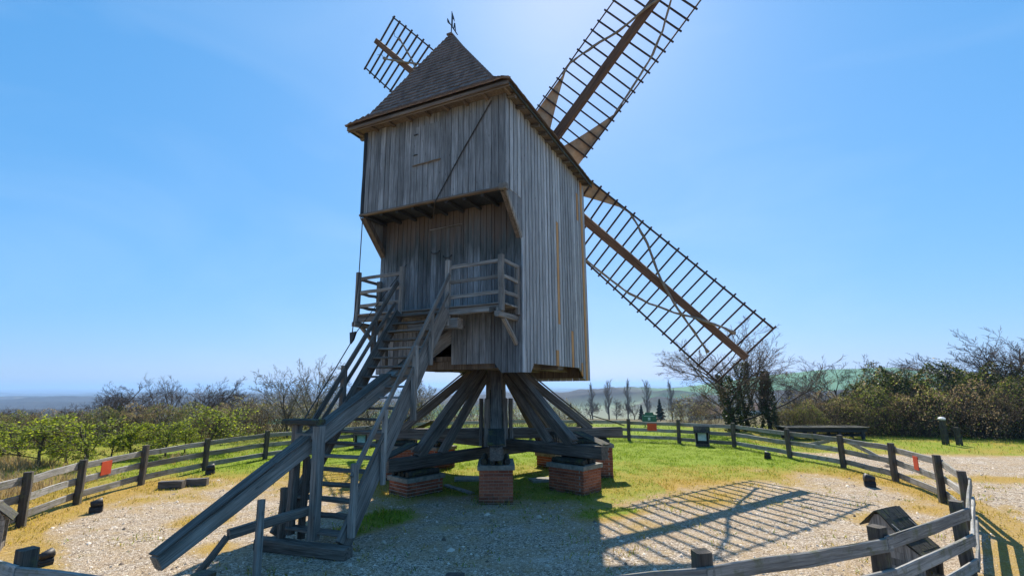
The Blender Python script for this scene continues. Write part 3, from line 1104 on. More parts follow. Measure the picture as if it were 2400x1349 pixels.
for t, z0, z1 in ((.03, -.02, 1.15), (.275, -.42, .93), (.565, -.62, .93), (.76, -.32, .85)):
    p = on_r(t)
    beam('post', p + Vector((.02, -.03, z0)), p + Vector((.02, -.03, z1)), .12 if t < .1 or .5 < t < .6 else .08, .10, WM['grey'], stair, side=(0, 1, 0))
beam('handrail', on_r(.02, .98) + Vector((.02, -.05, 0)), on_r(1.0, .88), .05, .11, WM['grey'], stair)
beam('handrail', on_r(.04, .52) + Vector((.02, -.05, 0)), on_r(.99, .45), .04, .085, WM['grey'], stair)
for t, z0, z1 in ((.475, -.28, .93), (.76, -.35, .80), (.90, -.9, .3)):
    p = on_l(t)
    beam('post', p + Vector((-.02, -.03, z0)), p + Vector((-.02, -.03, z1)), .12, .11, WM['oak'], stair, side=(0, 1, 0))
beam('handrail', on_l(.20, .90), on_l(1.0, .84), .05, .12, WM['oak'], stair)
beam('handrail', on_l(.19, .62), on_l(.98, .36), .045, .09, WM['oak'], stair)

# --- tail pole and the frame that carries it
pole = beam('tail_pole', (.0, -9.76, .46), (.06, -2.85, 4.12), .185, .21, WM['grey'], mill, w1=.32, d1=.38, wob=.012, seg=7, ch=.025)
pd = (Vector((.06, -2.85, 4.12)) - Vector((0, -9.95, .40))).normalized()
pu = Vector((0, -pd.z, pd.y)).normalized()
def on_pole(t): return Vector((0, -9.95, .365)).lerp(Vector((.06, -2.85, 4.12)), t)
capb = empty('pole_cover', mill)
for t0, t1 in ((.028, .27), (.262, .40), (.395, .66)):
    h0, h1 = .108 + .085 * t0, .108 + .085 * t1
    beam('cover_board', on_pole(t0) + pu * (h0 + .012), on_pole(t1) + pu * (h1 + .028), .205 + .14 * t0, .025, WM['oak'], capb, w1=.205 + .14 * t1)
fr = empty('tail_frame', mill)
beam('post', (.34, -7.42, .19), (.31, -7.42, 2.06), .17, .16, WM['grey'], fr, side=(0, 1, 0))
beam('post', (-.30, -7.36, .19), (-.30, -7.36, 2.06), .15, .14, WM['grey'], fr, side=(0, 1, 0))
beam('post', (-.16, -7.22, .10), (-.16, -7.22, 1.5), .12, .10, WM['oak'], fr, side=(0, 1, 0))
beam('post', (-.22, -7.62, .19), (-.22, -7.62, 1.02), .10, .10, WM['oak'], fr, side=(0, 1, 0))
beam('cap_beam', (-.50, -7.44, 2.12), (.36, -7.44, 2.13), .22, .10, WM['mossy'], fr)
beam('tie_beam', (-.23, -7.40, 1.86), (.24, -7.40, 1.88), .09, .13, WM['grey'], fr)
beam('lever', (-.13, -8.66, .53), (.26, -7.28, .66), .14, .14, WM['oak'], fr)
beam('prop', (.24, -8.42, 1.02), (.52, -8.62, .0), .10, .10, WM['grey'], fr, side=(0, 1, 0))
beam('prop', (-.15, -8.66, .50), (-.27, -9.05, .0), .09, .09, WM['oak'], fr, side=(0, 1, 0))
# hoisting rope with its block
hoist = empty('hoist_rope', mill)
blk = Vector((-1.72, -4.62, 3.97))
MB().tube([(-2.2, -3.97, 7.5), (-2.0, -4.2, 5.7), blk + Vector((0, 0, .12))], .014, 5).build('rope', M_rope, hoist)
MB().tube([blk + Vector((0, 0, -.1)), (-1.0, -6.0, 2.9), (-.05, -7.45, 2.16)], .014, 5).build('rope', M_rope, hoist)
MB().tube([blk + Vector((.06, .05, .1)), (-1.35, -2.99, 6.2)], .012, 5).build('rope', M_rope, hoist)
MB().prism([blk + Vector((-.09, 0, .13)), blk + Vector((.11, 0, .15)), blk + Vector((.03, 0, -.06)), blk + Vector((-.06, 0, -.16))], (0, .06, 0)).build('pulley_block', M_iron, hoist)
MB().tube([(1.93, VO - .05, 9.95), (1.1, VO - .06, 8.75), (.28, VO - .07, 7.48), (-.3, VT - .25, 7.35)], .018, 5).build('roof_rope', M_rope, mill)

# --- trestle: four crosstrees, quarter bars, main post (fixed, on the octagon of piers)
AL = 0.034 + YAW
PIER_R, WR, WT = 2.977, 1.131, .806
PH = [.77, .606, .875, .355, .77, .606, .875, .355]        # brick height of pier k (k=0 nearest the camera, then to the right)
trestle = empty('trestle', mill)


def arm(k):
    """outward and tangential unit vectors of arm k in mill axes"""
    a = .034 + k * math.pi / 4
    wx, wy = math.sin(a), -math.cos(a)
    return Vector((wx * UX + wy * UY, wx * VX + wy * VY, 0)), Vector((-(wy) * UX + wx * UY, -(wy) * VX + wx * VY, 0))


CT = [PH[k] + .13 + .13 for k in range(4)]                 # underside of crosstree k
for k in range(4):
    o, t = arm(k)
    z = CT[k] + .16
    beam('crosstree', o * 3.95 + Vector((0, 0, z)), o * -3.95 + Vector((0, 0, z)), .30, .30, WM['oak'], trestle, wob=.012)
for k in range(8):
    o, t = arm(k)
    zt = CT[k % 4] + .32
    foot, top = o * 2.95 + Vector((0, 0, zt - .06)), o * .50 + Vector((0, 0, 3.38))
    beam('quarter_bar', foot, top, .26, .25, WM['oak'], trestle, side=t.cross((top - foot)), wob=.012, ch=.03, seg=5)
    d = (top - foot).normalized()
    nrm = t.cross(d)
    if nrm.z < 0: nrm = -nrm
    beam('cover_board', foot + nrm * .17 + d * .05, top + nrm * .17 - d * .15, .29, .03, WM['oak'], trestle, side=nrm)
    beam('cover_board', o * 4.0 + Vector((0, 0, zt + .05)), o * 3.1 + Vector((0, 0, zt + .33)), .40, .03, WM['mossy'], trestle)
    if k % 2:
        f2, t2 = o * 2.15 + Vector((0, 0, zt - .04)), o * .46 + Vector((0, 0, 3.05))
        beam('quarter_bar', f2, t2, .22, .20, WM['oak'], trestle, side=t.cross((t2 - f2)), wob=.012)
beam('main_post', (0, 0, .55), (0, 0, 3.42), .62, .62, WM['grey'], trestle, side=arm(0)[0], ch=.08, wob=.01)
for k in (0, 2, 4, 6):
    o, t = arm(k)
    for s in (-1, 1):
        p = o * .46 + t * s * .27
        beam('post_cheek', p + Vector((0, 0, .95)), p + Vector((0, 0, 2.35)), .18, .12, WM['grey'], trestle, side=o)
o0, t0_ = arm(0)
beam('hanging_board', o0 * 2.72 + Vector((0, 0, 1.18)), o0 * 1.35 + Vector((0, 0, 2.62)), .36, .05, WM['mossy'], trestle, side=(0, 0, 1))
coil = MB()
oc, tc_ = arm(1)
cen = to_local(1.15, 14.9, 1.15)
for i in range(7):
    rr_ = .20 + random.uniform(-.03, .03)
    off = Vector((random.uniform(-.08, .08), random.uniform(-.06, .06), random.uniform(-.06, .04)))
    ptc = [cen + off + Vector((math.sin(a) * rr_ * .75, .05 * math.cos(a), math.cos(a) * rr_ * 1.25)) for a in [j * 2 * math.pi / 14 for j in range(15)]]
    coil.tube(ptc, .014, 5, False)
coil.build('rope_coil', M_rope, trestle, True)

# --- brick piers (things of their own: the trestle rests on them)
BL, BH, BW, JT = .225, .064, .105, .010


def brick_mesh(l):
    b = .004
    mb = MB()
    l2, h2, w2 = l / 2, BH / 2, BW / 2
    v = []
    for sx in (-1, 1):
        for sy in (-1, 1):
            for sz in (-1, 1):
                v += [(sx * (l2 - b), sy * w2, sz * (h2 - b)), (sx * l2, sy * (w2 - b), sz * (h2 - b)), (sx * (l2 - b), sy * (w2 - b), sz * h2)]
    bm = bmesh.new()
    for p in v: bm.verts.new(p)
    bmesh.ops.convex_hull(bm, input=bm.verts)
    me = bpy.data.meshes.new('brick')
    bm.to_mesh(me); bm.free()
    me.materials.append(M_brick)
    return me


_bmesh_cache = {}
PIER_WHERE = ['brick pier nearest the camera, seen square on below the main post', 'brick pier front right of the trestle with a sunlit right face', 'tall brick pier at the far right of the trestle, behind the front right one',
              'brick pier at the back right of the trestle, half hidden by the beams', 'brick pier at the very back of the trestle, hidden behind the main post', 'brick pier at the back left of the trestle, glimpsed between two struts',
              'brick pier at the far left of the trestle, behind the stair', 'low brick pier front left of the trestle with a thick pale cap']
for k in range(8):
    a = .034 + k * math.pi / 4
    ow = Vector((math.sin(a), -math.cos(a), 0))
    cw = Vector((MX, MY, 0)) + ow * PIER_R
    pier = empty('brick_pier', None, (cw.x, cw.y, 0), a)      # local -Y outward, X tangential
    tag(pier, PIER_WHERE[k], 'brick pier', 'brick piers under the windmill')
    h = PH[k]
    hx, hy = WT / 2, WR / 2
    MB().box((-hx + .008, -hy + .008, -.1), (hx - .008, hy - .008, h - .002)).build('mortar_core', M_mortar, pier)
    nc = max(3, int(round((h + .05) / (BH + JT))))
    ph = (h + .05) / nc
    for c in range(nc):
        z = h - (c + .5) * ph
        shift = (c % 2) * .5
        for face in range(4):
            ln = WT if face % 2 == 0 else WR
            # running bond along a face, cut at the corners
            x = -ln / 2 + (0 if shift == 0 else -(BL + JT) / 2)
            if face % 2: x += BL * .25
            while x < ln / 2 - .01:
                x0, x1 = max(x, -ln / 2), min(x + BL, ln / 2)
                x += BL + JT
                if x1 - x0 < .04: continue
                key = round(x1 - x0, 2)
                if key not in _bmesh_cache: _bmesh_cache[key] = brick_mesh(key)
                mid = (x0 + x1) / 2
                inset = BW / 2 - random.uniform(0, .004)
                if face == 0: p, rz = (mid, -hy + inset, z), 0
                elif face == 1: p, rz = (hx - inset, mid, z), math.pi / 2
                elif face == 2: p, rz = (-mid, hy - inset, z), math.pi
                else: p, rz = (-hx + inset, -mid, z), -math.pi / 2
                if face % 2 and abs(mid) + key / 2 > hy - .004:
                    # leave the corner to the other face
                    cut = .105
                    if key < cut + .05: continue
                    nk = round(key - cut, 2)
                    if nk not in _bmesh_cache: _bmesh_cache[nk] = brick_mesh(nk)
                    mid = mid - math.copysign(cut / 2, mid)
                    p = (p[0], mid if face == 1 else -mid, z)
                    key = nk
                b = link('brick', _bmesh_cache[key], pier)
                b.location = p
                b.rotation_euler = (0, 0, rz + random.uniform(-.004, .004))
    cap = MB().box((-hx - .045, -hy - .045, h), (hx + .045, hy + .045, h + .105))
    cap.build('capstone', M_cap, pier)
    for i in range(4):
        xx = -hx * .72 + i * hx * .48
        rr_ = .07 + random.uniform(-.012, .012)
        MB().tube([(xx + random.uniform(-.02, .02), -hy * random.uniform(.82, .95), h + .105 + rr_), (xx + random.uniform(-.02, .02), hy * random.uniform(.82, .95), h + .105 + rr_)], rr_, 8).build('packing_log', WM['mossy'], pier)

# ------------------------------------------------------------------ the ring fence
post_xy = [(-10.0, 10.7), (-10.6, 12.7), (-10.75, 15.0), (-10.4, 17.4), (-9.6, 19.9), (-8.2, 22.1), (-6.4, 24.2), (-4.1, 25.7), (-1.6, 26.6), (.95, 26.9), (3.45, 26.6), (5.85, 25.7),
           (8.0, 24.6), (9.8, 22.7), (10.5, 19.5), (11.0, 17.2), (10.9, 14.8), (10.1, 12.3), (8.75, 10.1), (6.62, 7.8), (4.42, 6.42), (1.92, 5.42), (-.52, 4.92), (-2.92, 5.02), (-5.12, 5.62), (-7.6, 6.75), (-9.6, 8.6)]
fence = empty('ring_fence', None, (RCX, RCY, 0))
tag(fence, 'weathered three-rail wooden fence curving in a ring around the windmill', 'fence')
FO = Vector((RCX, RCY, 0))
NP = len(post_xy)
pb = []
for i, (x, y) in enumerate(post_xy):
    z = gz(x, y)
    p = Vector((x, y, z)) - FO
    pb.append(p)
    ang = math.atan2(p.y, p.x)
    hgt = 1.06 + random.uniform(-.03, .04)
    lean = Vector((random.uniform(-.02, .02), random.uniform(-.02, .02), hgt))
    near = y < 9
    w = .17 if near else .15
    beam('post', p - Vector((0, 0, .15)), p + lean, w, w * .92, WM['post'], fence, side=(math.cos(ang), math.sin(ang), 0), wob=.008)
for i in range(NP):
    a, b = pb[i], pb[(i + 1) % NP]
    out = ((a + b) / 2); out.z = 0; out.normalize()
    d = (b - a); d.normalize()
    for z in (.88, .53, .18):
        off = out * .10
        za, zb = z + random.uniform(-.02, .02), z + random.uniform(-.02, .02)
        beam('rail', a + off - d * .07 + Vector((0, 0, za)), b + off + d * .05 + Vector((0, 0, zb)), .04, .155, WM['rail'], fence, wob=.012, seg=4)
    if i in (14, 15):
        o2 = out * .145
        if i == 14: beam('brace', a + o2 + d * .55 + Vector((0, 0, .50)), a + o2 + d * 1.75 + Vector((0, 0, .80)), .035, .12, WM['rail'], fence)
        else: beam('brace', a + o2 + d * .25 + Vector((0, 0, .84)), b + o2 - d * .35 + Vector((0, 0, .48)), .035, .12, WM['rail'], fence)


def rail_point(i, t, z, inner=-1):
    a, b = pb[i % NP] + FO, pb[(i + 1) % NP] + FO
    p = a.lerp(b, t)
    o = (p - FO); o.z = 0; o.normalize()
    return p + o * (.10 + .03 * inner) + Vector((0, 0, z)), math.atan2((b - a).y, (b - a).x)


for i, t, w, label in ((1, .40, .36, 'orange-red board hung between the fence rails on the left side'), (11, .47, .46, 'orange-red board on the far fence, in front of the poplars'),
                       (16, .50, .26, 'small orange-red board on the fence at the right, next to the gravel car park')):
    p, a = rail_point(i, t, .70)
    q = MB().box((-w / 2, -.008, -.17), (w / 2, .008, .17)).build('notice_board', M_orange, None, basis=Matrix.Translation(p) @ Matrix.Rotation(a, 4, 'Z'))
    tag(q, label, 'board', 'orange boards on the fence')


# ------------------------------------------------------------------ information boxes around the ring
M_panel = plain('pale_printed_panel', (.28, .45, .50), (.62, .74, .74), 7, .35, .0, .5)
M_panel2 = plain('blue_printed_panel', (.10, .26, .40), (.30, .55, .65), 9, .35, .0, .5)


def info_box(x, y, face, label, panel, sc=1.0):
    """face: direction the sloping reading side looks (radians from +X)"""
    k = empty('information_box', None, (x, y, gz(x, y)), face)
    tag(k, label, 'information box', 'information boxes along the inside of the fence')
    w, dp, h = .56 * sc, .46 * sc, .86 * sc
    # body: local +X is the open front
    for s in (-1, 1):
        for j in range(6):
            z0, z1 = j * .105 * sc, (j + 1) * .105 * sc - .004
            xr = dp / 2
            xl = -dp / 2 - .04 * (1 - z0 / .7)
            MB().box((xl, s * w / 2 - .012, z0), (xr, s * w / 2 + .012, z1)).build('side_board', WM['grey'], k)
        MB().prism([(-dp / 2, s * w / 2 - .012, .632 * sc), (dp / 2, s * w / 2 - .012, .632 * sc), (dp * .25, s * w / 2 - .012, h - .04), (dp * .02, s * w / 2 - .012, h - .04)], (0, .024, 0)).build('gable_board', WM['grey'], k)
    for j in range(5):
        MB().box((-dp / 2 - .02, -w / 2 + .014, j * .12 * sc), (-dp / 2, w / 2 - .014, (j + 1) * .12 * sc - .004)).build('back_board', WM['oak'], k)
    MB().box((dp / 2 - .03, -w / 2 + .014, 0), (dp / 2 - .01, w / 2 - .014, .12 * sc)).build('front_board', WM['oak'], k)
    pz = MB().prism([(dp * .30, -w * .32, .26 * sc), (dp * .30, w * .32, .26 * sc), (dp * .12, w * .32, .62 * sc), (dp * .12, -w * .32, .62 * sc)], (.012, 0, .006))
    pz.build('panel', panel, k)
    MB().box((-dp / 2, -w / 2 + .02, .13 * sc), (dp * .08, w / 2 - .02, .6 * sc)).build('inner_backing', WM['gap'], k)
    rid = Vector((dp * .14, 0, h))
    def slope(a, b, n_, mt, ov):
        a, b = Vector(a), Vector(b)
        for j in range(n_):
            p0, p1 = a.lerp(b, j / n_), a.lerp(b, (j + 1.25) / n_ if j < n_ - 1 else 1)
            dirn = (b - a).normalized()
            nn = dirn.cross(Vector((0, 1, 0)))
            if nn.z < 0: nn = -nn
            for q in range(4):
                y0 = -w / 2 - ov + q * (w + 2 * ov) / 4
                y1 = y0 + (w + 2 * ov) / 4 - .006
                l0, l1 = nn * (.012 * (n_ - j) + random.uniform(0, .006)), nn * (.012 * (n_ - j) - .01)
                MB().prism([Vector((p0.x, y0, p0.z)) + l0, Vector((p0.x, y1, p0.z)) + l0, Vector((p1.x, y1, p1.z)) + l1, Vector((p1.x, y0, p1.z)) + l1], -nn * .016).build('shingle', mt, k)
    slope(rid, (dp / 2 + .10, 0, h - .24 * sc), 2, WM['mossy'], .07)
    slope(rid, (-dp / 2 - .02, 0, h - .30 * sc), 3, WM['mossy'], .07)
    slope((-dp / 2 - .03, 0, .50 * sc), (-dp / 2 - .30, 0, .30 * sc), 2, WM['mossy'], .05)
    for s in (-1, 1):
        beam('leg', (-dp / 2 - .22, s * (w / 2 - .04), 0), (-dp / 2 - .22, s * (w / 2 - .04), .33 * sc), .05, .05, WM['post'], k)
        MB().prism([(-dp / 2 - .24, s * (w / 2 - .015), 0), (-dp / 2 - .02, s * (w / 2 - .015), 0), (-dp / 2 - .02, s * (w / 2 - .015), .46 * sc), (-dp / 2 - .24, s * (w / 2 - .015), .31 * sc)], (0, .02, 0)).build('cheek_board', WM['grey'], k)
    return k


info_box(8.62, 23.25, R(-112), 'shingled information box with a pale panel in the sunny grass by the far fence', M_panel)
info_box(-6.9, 23.2, R(-70), 'information box with a blue panel, glimpsed between the stair treads', M_panel2)
info_box(5.90, 8.20, R(118), 'small shingle-roofed information box seen from behind the near fence on the right', M_panel, .95)
info_box(-9.12, 9.2, R(38), 'dark information box cut off by the left edge of the picture', M_panel2, .85)


# ------------------------------------------------------------------ small things on the ground
def spot(x, y, a, label, sc=1.0):
    k = empty('ground_spotlight', None, (x, y, gz(x, y) - .01), a)
    tag(k, label, 'spotlight', 'black ground spotlights inside the fence')
    m = MB().box((-.10 * sc, -.08 * sc, 0), (.10 * sc, .08 * sc, .07 * sc))
    m.add(*tube_geo([(-.11 * sc, 0, .075 * sc), (.11 * sc, 0, .075 * sc)], .06 * sc, 8))
    m.build('base', M_iron, k)
    MB().tube([(0, -.02, .1 * sc), (0, .01, .16 * sc)], .03 * sc, 6).build('stem', M_iron, k)
    MB().tube([(-.10 * sc, -.02, .17 * sc), (-.02, 0, .185 * sc), (.09 * sc, .03, .21 * sc)], [.06 * sc, .075 * sc, .09 * sc], 10).build('lamp_head', M_iron, k, True)


spot(-9.44, 11.85, .5, 'black ground spotlight on the gravel near the left fence', 1.1)
spot(-9.82, 16.75, .2, 'black ground spotlight in the grass by the left fence, beyond the sleepers', 1.15)
spot(9.53, 19.25, 2.4, 'black ground spotlight in the sunny grass by the right fence')
spot(9.69, 14.12, 2.7, 'black ground spotlight on dry grass at the right, below the orange board', 1.2)
spot(-7.45, 8.5, .9, 'black ground spotlight low in the left corner behind the near fence', .85)

for (x, y, a, l, label) in ((-9.50, 14.45, .12, .62, 'short dark wooden sleeper lying nearer on the dry grass at left'), (-9.05, 14.85, .25, .55, 'short dark wooden sleeper lying just behind another at left')):
    d = Vector((math.cos(a), math.sin(a), 0)) * l / 2
    b = beam('wooden_sleeper', Vector((x, y, gz(x, y) + .10)) - d, Vector((x, y, gz(x, y) + .10)) + d, .22, .20, WM['oak'])
    tag(b, label, 'sleeper', 'sleepers on the ground')
b = beam('loose_plank', (-1.87, 14.46, .05), (-1.05, 13.42, .04), .16, .04, WM['rail'])
tag(b, 'pale loose plank on the shaded ground behind the front left pier', 'plank')
for (x, y, a, w_, l, label) in ((.95, 15.2, .3, .5, .9, 'flat pale slab on the ground beside the front right pier'), (-1.2, 15.5, .1, .55, 1.1, 'flat grey slab in the shade under the trestle, left of the main post')):
    q = MB().box((-l / 2, -w_ / 2, 0), (l / 2, w_ / 2, .07)).build('stone_slab', M_cap, None, basis=Matrix.Translation((x, y, gz(x, y) - .01)) @ Matrix.Rotation(a, 4, 'Z'))
    tag(q, label, 'slab', 'slabs under the mill')

# low plank-topped platform beyond the fence
lp = empty('low_platform', None, (15.75, 26.0, gz(15.75, 26)), R(-2))
tag(lp, 'long low dark wooden platform with a mossy plank top beyond the fence', 'platform')
for i in range(6):
    beam('top_plank', (-2.05, -.55 + i * .21, .60), (2.05, -.55 + i * .21, .60), .20, .05, WM['mossy'], lp)
for s in (-1, 1):
    beam('edge_beam', (-1.95, s * .5, .47), (1.95, s * .5, .47), .08, .18, WM['gap'], lp)
for x in (-1.75, -.6, .6, 1.75):
    for s in (-1, 1): beam('leg', (x, s * .45, 0), (x, s * .45, .40), .14, .14, WM['gap'], lp)
beam('shelf_board', (-1.9, -.1, .2), (1.9, -.1, .2), .7, .05, WM['gap'], lp)

M_white = plain('white_paint', (.6, .6, .58), (.8, .8, .78), 8, .6, .1)
k = empty('bollard', None, (19.6, 23.2, gz(19.6, 23.2)))
tag(k, 'dark wooden bollard with a white cap before the bramble hedge', 'bollard')
beam('post', (0, 0, -.1), (0.02, 0, 1.12), .22, .22, WM['mossy'], k, w1=.19, d1=.19)
MB().tube([(.02, 0, 1.10), (.02, 0, 1.17), (.02, 0, 1.22)], [.14, .15, .06], 10).build('cap', M_white, k)
b = beam('bollard', (20.05, 23.0, -.1), (20.03, 23.0, .78), .2, .2, WM['mossy'], w1=.17, d1=.17)
tag(b, 'shorter dark wooden bollard without a cap before the bramble hedge', 'bollard')

M_green = plain('dark_green_enamel', (.01, .10, .07), (.02, .15, .10), 5, .4, .02, .5)
k = empty('green_sign', None, (9.16, 34.0, gz(9.16, 34)))
tag(k, 'dark green notice sign on a post beyond the far fence', 'sign')
z0 = gz(9.16, 34)
MB().box((-.48, -.02, .25 - z0), (.48, .02, .78 - z0)).build('panel', M_green, k)
MB().prism([(-.30, -.02, .782 - z0), (.30, -.02, .782 - z0), (.26, -.02, .93 - z0), (-.26, -.02, .93 - z0)], (0, .04, 0)).build('top_panel', M_green, k)
MB().box((-.10, -.026, .42 - z0), (.06, -.021, .60 - z0)).build('emblem', M_panel, k)
MB().box((-.36, -.026, .68 - z0), (.36, -.021, .71 - z0)).build('band', M_panel, k)
for x in (-.3, .3): MB().tube([(x, .04, -.1), (x, .04, .8 - z0)], .03, 6).build('post', M_iron, k)


# distant houses in the hamlet below
M_wall = plain('pale_render', (.55, .50, .43), (.72, .68, .60), .8, .9, .05)
M_tile = plain('brown_roof_tile', (.16, .09, .06), (.28, .17, .12), 1.5, .9, .1)
M_pane = plain('dark_window_pane', (.02, .025, .03), (.05, .055, .06), 2, .2, 0, .5)


def house(x, y, a, w, dp, h, label):
    z = gz(x, y) - .3
    k = empty('house', None, (x, y, z), a)
    tag(k, label, 'house', 'houses in the hamlet below the hill')
    MB().box((-w / 2, -dp / 2, 0), (w / 2, dp / 2, h)).build('wall', M_wall, k)
    rf = MB()
    rf.prism([(-w / 2 - .3, -dp / 2 - .4, h), (-w / 2 - .3, 0, h + dp * .38), (-w / 2 - .3, dp / 2 + .4, h)], (w + .6, 0, 0))
    r_ = rf.build('roof', M_tile, k)
    MB().box((w * .2, -.35, h + dp * .2), (w * .2 + .6, .35, h + dp * .38 + .9)).build('chimney', M_wall, r_)
    for i in range(3):
        xx = -w * .33 + i * w * .33
        MB().box((xx - .45, -dp / 2 - .03, h * .35), (xx + .45, -dp / 2 + .05, h * .75)).build('window', M_pane, k)


house(58, 150, .25, 9, 6, 2.3, 'low white house glimpsed through the bare tree right of the mill')
house(84, 175, -.2, 9, 6, 2.4, 'low white house glimpsed right of the ivy-clad trunks')
house(-62, 330, .2, 16, 9, 4.5, 'small distant house below the wooded slope on the left')

# ------------------------------------------------------------------ vegetation
M_bark = plain('grey_brown_bark', (.045, .036, .028), (.13, .105, .08), 14, .95, .5)
M_twig = plain('brown_twig', (.06, .042, .032), (.15, .11, .085), 5, .9, .1)
M_twig_g = plain('grey_twig', (.12, .10, .085), (.30, .26, .22), 5, .9, .1)
M_ivy = leafmat('dark_ivy_leaf', (.016, .030, .010), (.085, .115, .032), .3, .45)
M_fresh = leafmat('fresh_spring_leaf', (.14, .20, .012), (.44, .48, .045), .6)
M_bud = leafmat('pale_spring_bud', (.22, .19, .08), (.46, .40, .22), .4)
M_bramble = leafmat('brown_bramble_leaf', (.10, .068, .045), (.46, .34, .23), .55)
M_brgreen = leafmat('green_bramble_leaf', (.06, .09, .018), (.30, .34, .08), .55)
M_straw = leafmat('straw_blade', (.30, .20, .10), (.55, .42, .25), .35)
M_grass = leafmat('green_grass_blade', (.08, .15, .010), (.27, .36, .03), .55)
M_dryg = leafmat('yellowed_grass_blade', (.26, .19, .03), (.58, .44, .10), .45)
M_needle = leafmat('dark_needle', (.008, .018, .012), (.03, .055, .03), .15)


def fast_mesh(name, co, quads, mats, midx=None, smooth=False):
    me = bpy.data.meshes.new(name)
    co = np.asarray(co, dtype=np.float32)
    quads = np.asarray(quads, dtype=np.int32)
    k = quads.shape[1]
    me.vertices.add(len(co)); me.vertices.foreach_set('co', co.ravel())
    me.loops.add(quads.size); me.loops.foreach_set('vertex_index', quads.ravel())
    me.polygons.add(len(quads)); me.polygons.foreach_set('loop_start', (np.arange(len(quads)) * k).astype(np.int32))
    if midx is not None: me.polygons.foreach_set('material_index', np.asarray(midx, dtype=np.int32))
    if smooth: me.polygons.foreach_set('use_smooth', np.ones(len(quads), dtype=bool))
    for q in mats: me.materials.append(q)
    me.update(); me.validate()
    return me


def leaf_mesh(name, centers, size, mats, midx=None, flat=0.0, jit=.4):
    """small two-sided leaf quads (diamond shaped) at the given centres"""
    c = np.asarray(centers)
    n = len(c)
    a = rng.normal(size=(n, 3)); a[:, 2] *= (1 - flat); a /= np.linalg.norm(a, axis=1)[:, None] + 1e-9
    b = rng.normal(size=(n, 3)); b[:, 2] *= (1 - flat)
    b -= (b * a).sum(1)[:, None] * a; b /= np.linalg.norm(b, axis=1)[:, None] + 1e-9
    s = (size * (1 + jit * rng.uniform(-1, 1, n)))[:, None] / 2
    co = np.stack([c - a * s, c - b * s * .62, c + a * s, c + b * s * .62], 1).reshape(-1, 3)
    return fast_mesh(name, co, np.arange(n * 4).reshape(-1, 4), mats, midx)


class Tree:
    """recursive bare tree; thick wood and twigs kept apart"""
    def __init__(self, seed, minr=.004):
        self.r = random.Random(seed)
        self.minr = minr
        self.w, self.t = ([], []), ([], [])
        self.tips = []

    def seg(self, buf, p, q, r0, r1, n):
        v, f = buf
        d = (q - p)
        if d.length < 1e-5: return
        d.normalize()
        x = d.cross(Vector((.31, .52, .79))).normalized()
        y = d.cross(x)
        b = len(v)
        for pt, rr in ((p, r0), (q, r1)):
            for k in range(n):
                a = 2 * math.pi * k / n
                v.append(pt + (x * math.cos(a) + y * math.sin(a)) * rr)
        for k in range(n):
            f.append((b + k, b + (k + 1) % n, b + n + (k + 1) % n, b + n + k))

    def grow(self, p, d, L, rad, lev, prm):
        R_ = self.r
        n = prm['segs'][min(lev, len(prm['segs']) - 1)]
        sides = (6, 5, 4, 3, 3, 3)[min(lev, 5)]
        buf = self.w if lev <= prm.get('woodlev', 1) else self.t
        step = L / n
        kids = prm['kids'][lev] if lev < len(prm['kids']) else 0
        pts = [p.copy()]
        for i in range(n):
            j = prm['jit'] * (1 + .25 * lev)
            d = (d + Vector((R_.gauss(0, j), R_.gauss(0, j), R_.gauss(0, j) + prm['up'][min(lev, len(prm['up']) - 1)]))).normalized()
            q = p + d * step
            r0, r1 = rad * (1 - i / n * (1 - prm['taper'])), rad * (1 - (i + 1) / n * (1 - prm['taper']))
            self.seg(buf, p, q, max(r0, self.minr), max(r1, self.minr * .85), sides)
            p = q
            pts.append(p.copy())
        if lev >= len(prm['kids']) - 1:
            self.tips += pts[1:]
        for k in range(kids):
            t = prm['start'][min(lev, len(prm['start']) - 1)] + (1 - prm['start'][min(lev, len(prm['start']) - 1)]) * (k + R_.uniform(.2, 1)) / kids
            t = min(t, .999)
            i = int(t * n)
            bp = pts[i].lerp(pts[i + 1], t * n - i)
            dd = (pts[i + 1] - pts[i]).normalized()
            ax = dd.cross(Vector((R_.gauss(0, 1), R_.gauss(0, 1), R_.gauss(0, 1)))).normalized()
            ang = R_.uniform(*prm['ang'][min(lev, len(prm['ang']) - 1)])
            nd = (Matrix.Rotation(ang, 3, ax) @ dd)
            ratio = prm['ratio'][min(lev, len(prm['ratio']) - 1)] * R_.uniform(.7, 1.15) * (1 - .35 * t)
            self.grow(bp, nd, L * ratio, rad * prm['rr'] * (1 - .4 * t), lev + 1, prm)


def wood_meshes(tr, nm='tree', tw=None):
    a = mesh('trunk', tr.w[0], tr.w[1], M_bark, True)
    b = mesh('crown', tr.t[0], tr.t[1], tw or M_twig)
    return a, b


SPREAD = dict(segs=[4, 5, 4, 4, 3], kids=[10, 8, 7, 5], start=[.12, .25, .15, .1], ang=[(.45, 1.25), (.3, .9), (.35, .9), (.3, .8)], ratio=[1.25, .62, .52, .5], rr=.42, taper=.4, jit=.08, up=[.0, .035, .03, .03], woodlev=1)
DENSE = dict(segs=[4, 4, 4, 3, 3], kids=[9, 8, 7, 5], start=[.12, .15, .1, .1], ang=[(.5, 1.25), (.5, 1.2), (.5, 1.1), (.4, 1.0)], ratio=[.85, .66, .58, .5], rr=.55, taper=.45, jit=.17, up=[.0, .06, .03, .03], woodlev=1)
UPR = dict(segs=[5, 5, 4, 3, 2], kids=[8, 7, 6, 4], start=[.2, .1, .1, .1], ang=[(.3, .8), (.3, .8), (.35, .9), (.3, .9)], ratio=[.7, .55, .5, .45], rr=.5, taper=.4, jit=.09, up=[.03, .08, .05, .03], woodlev=1)
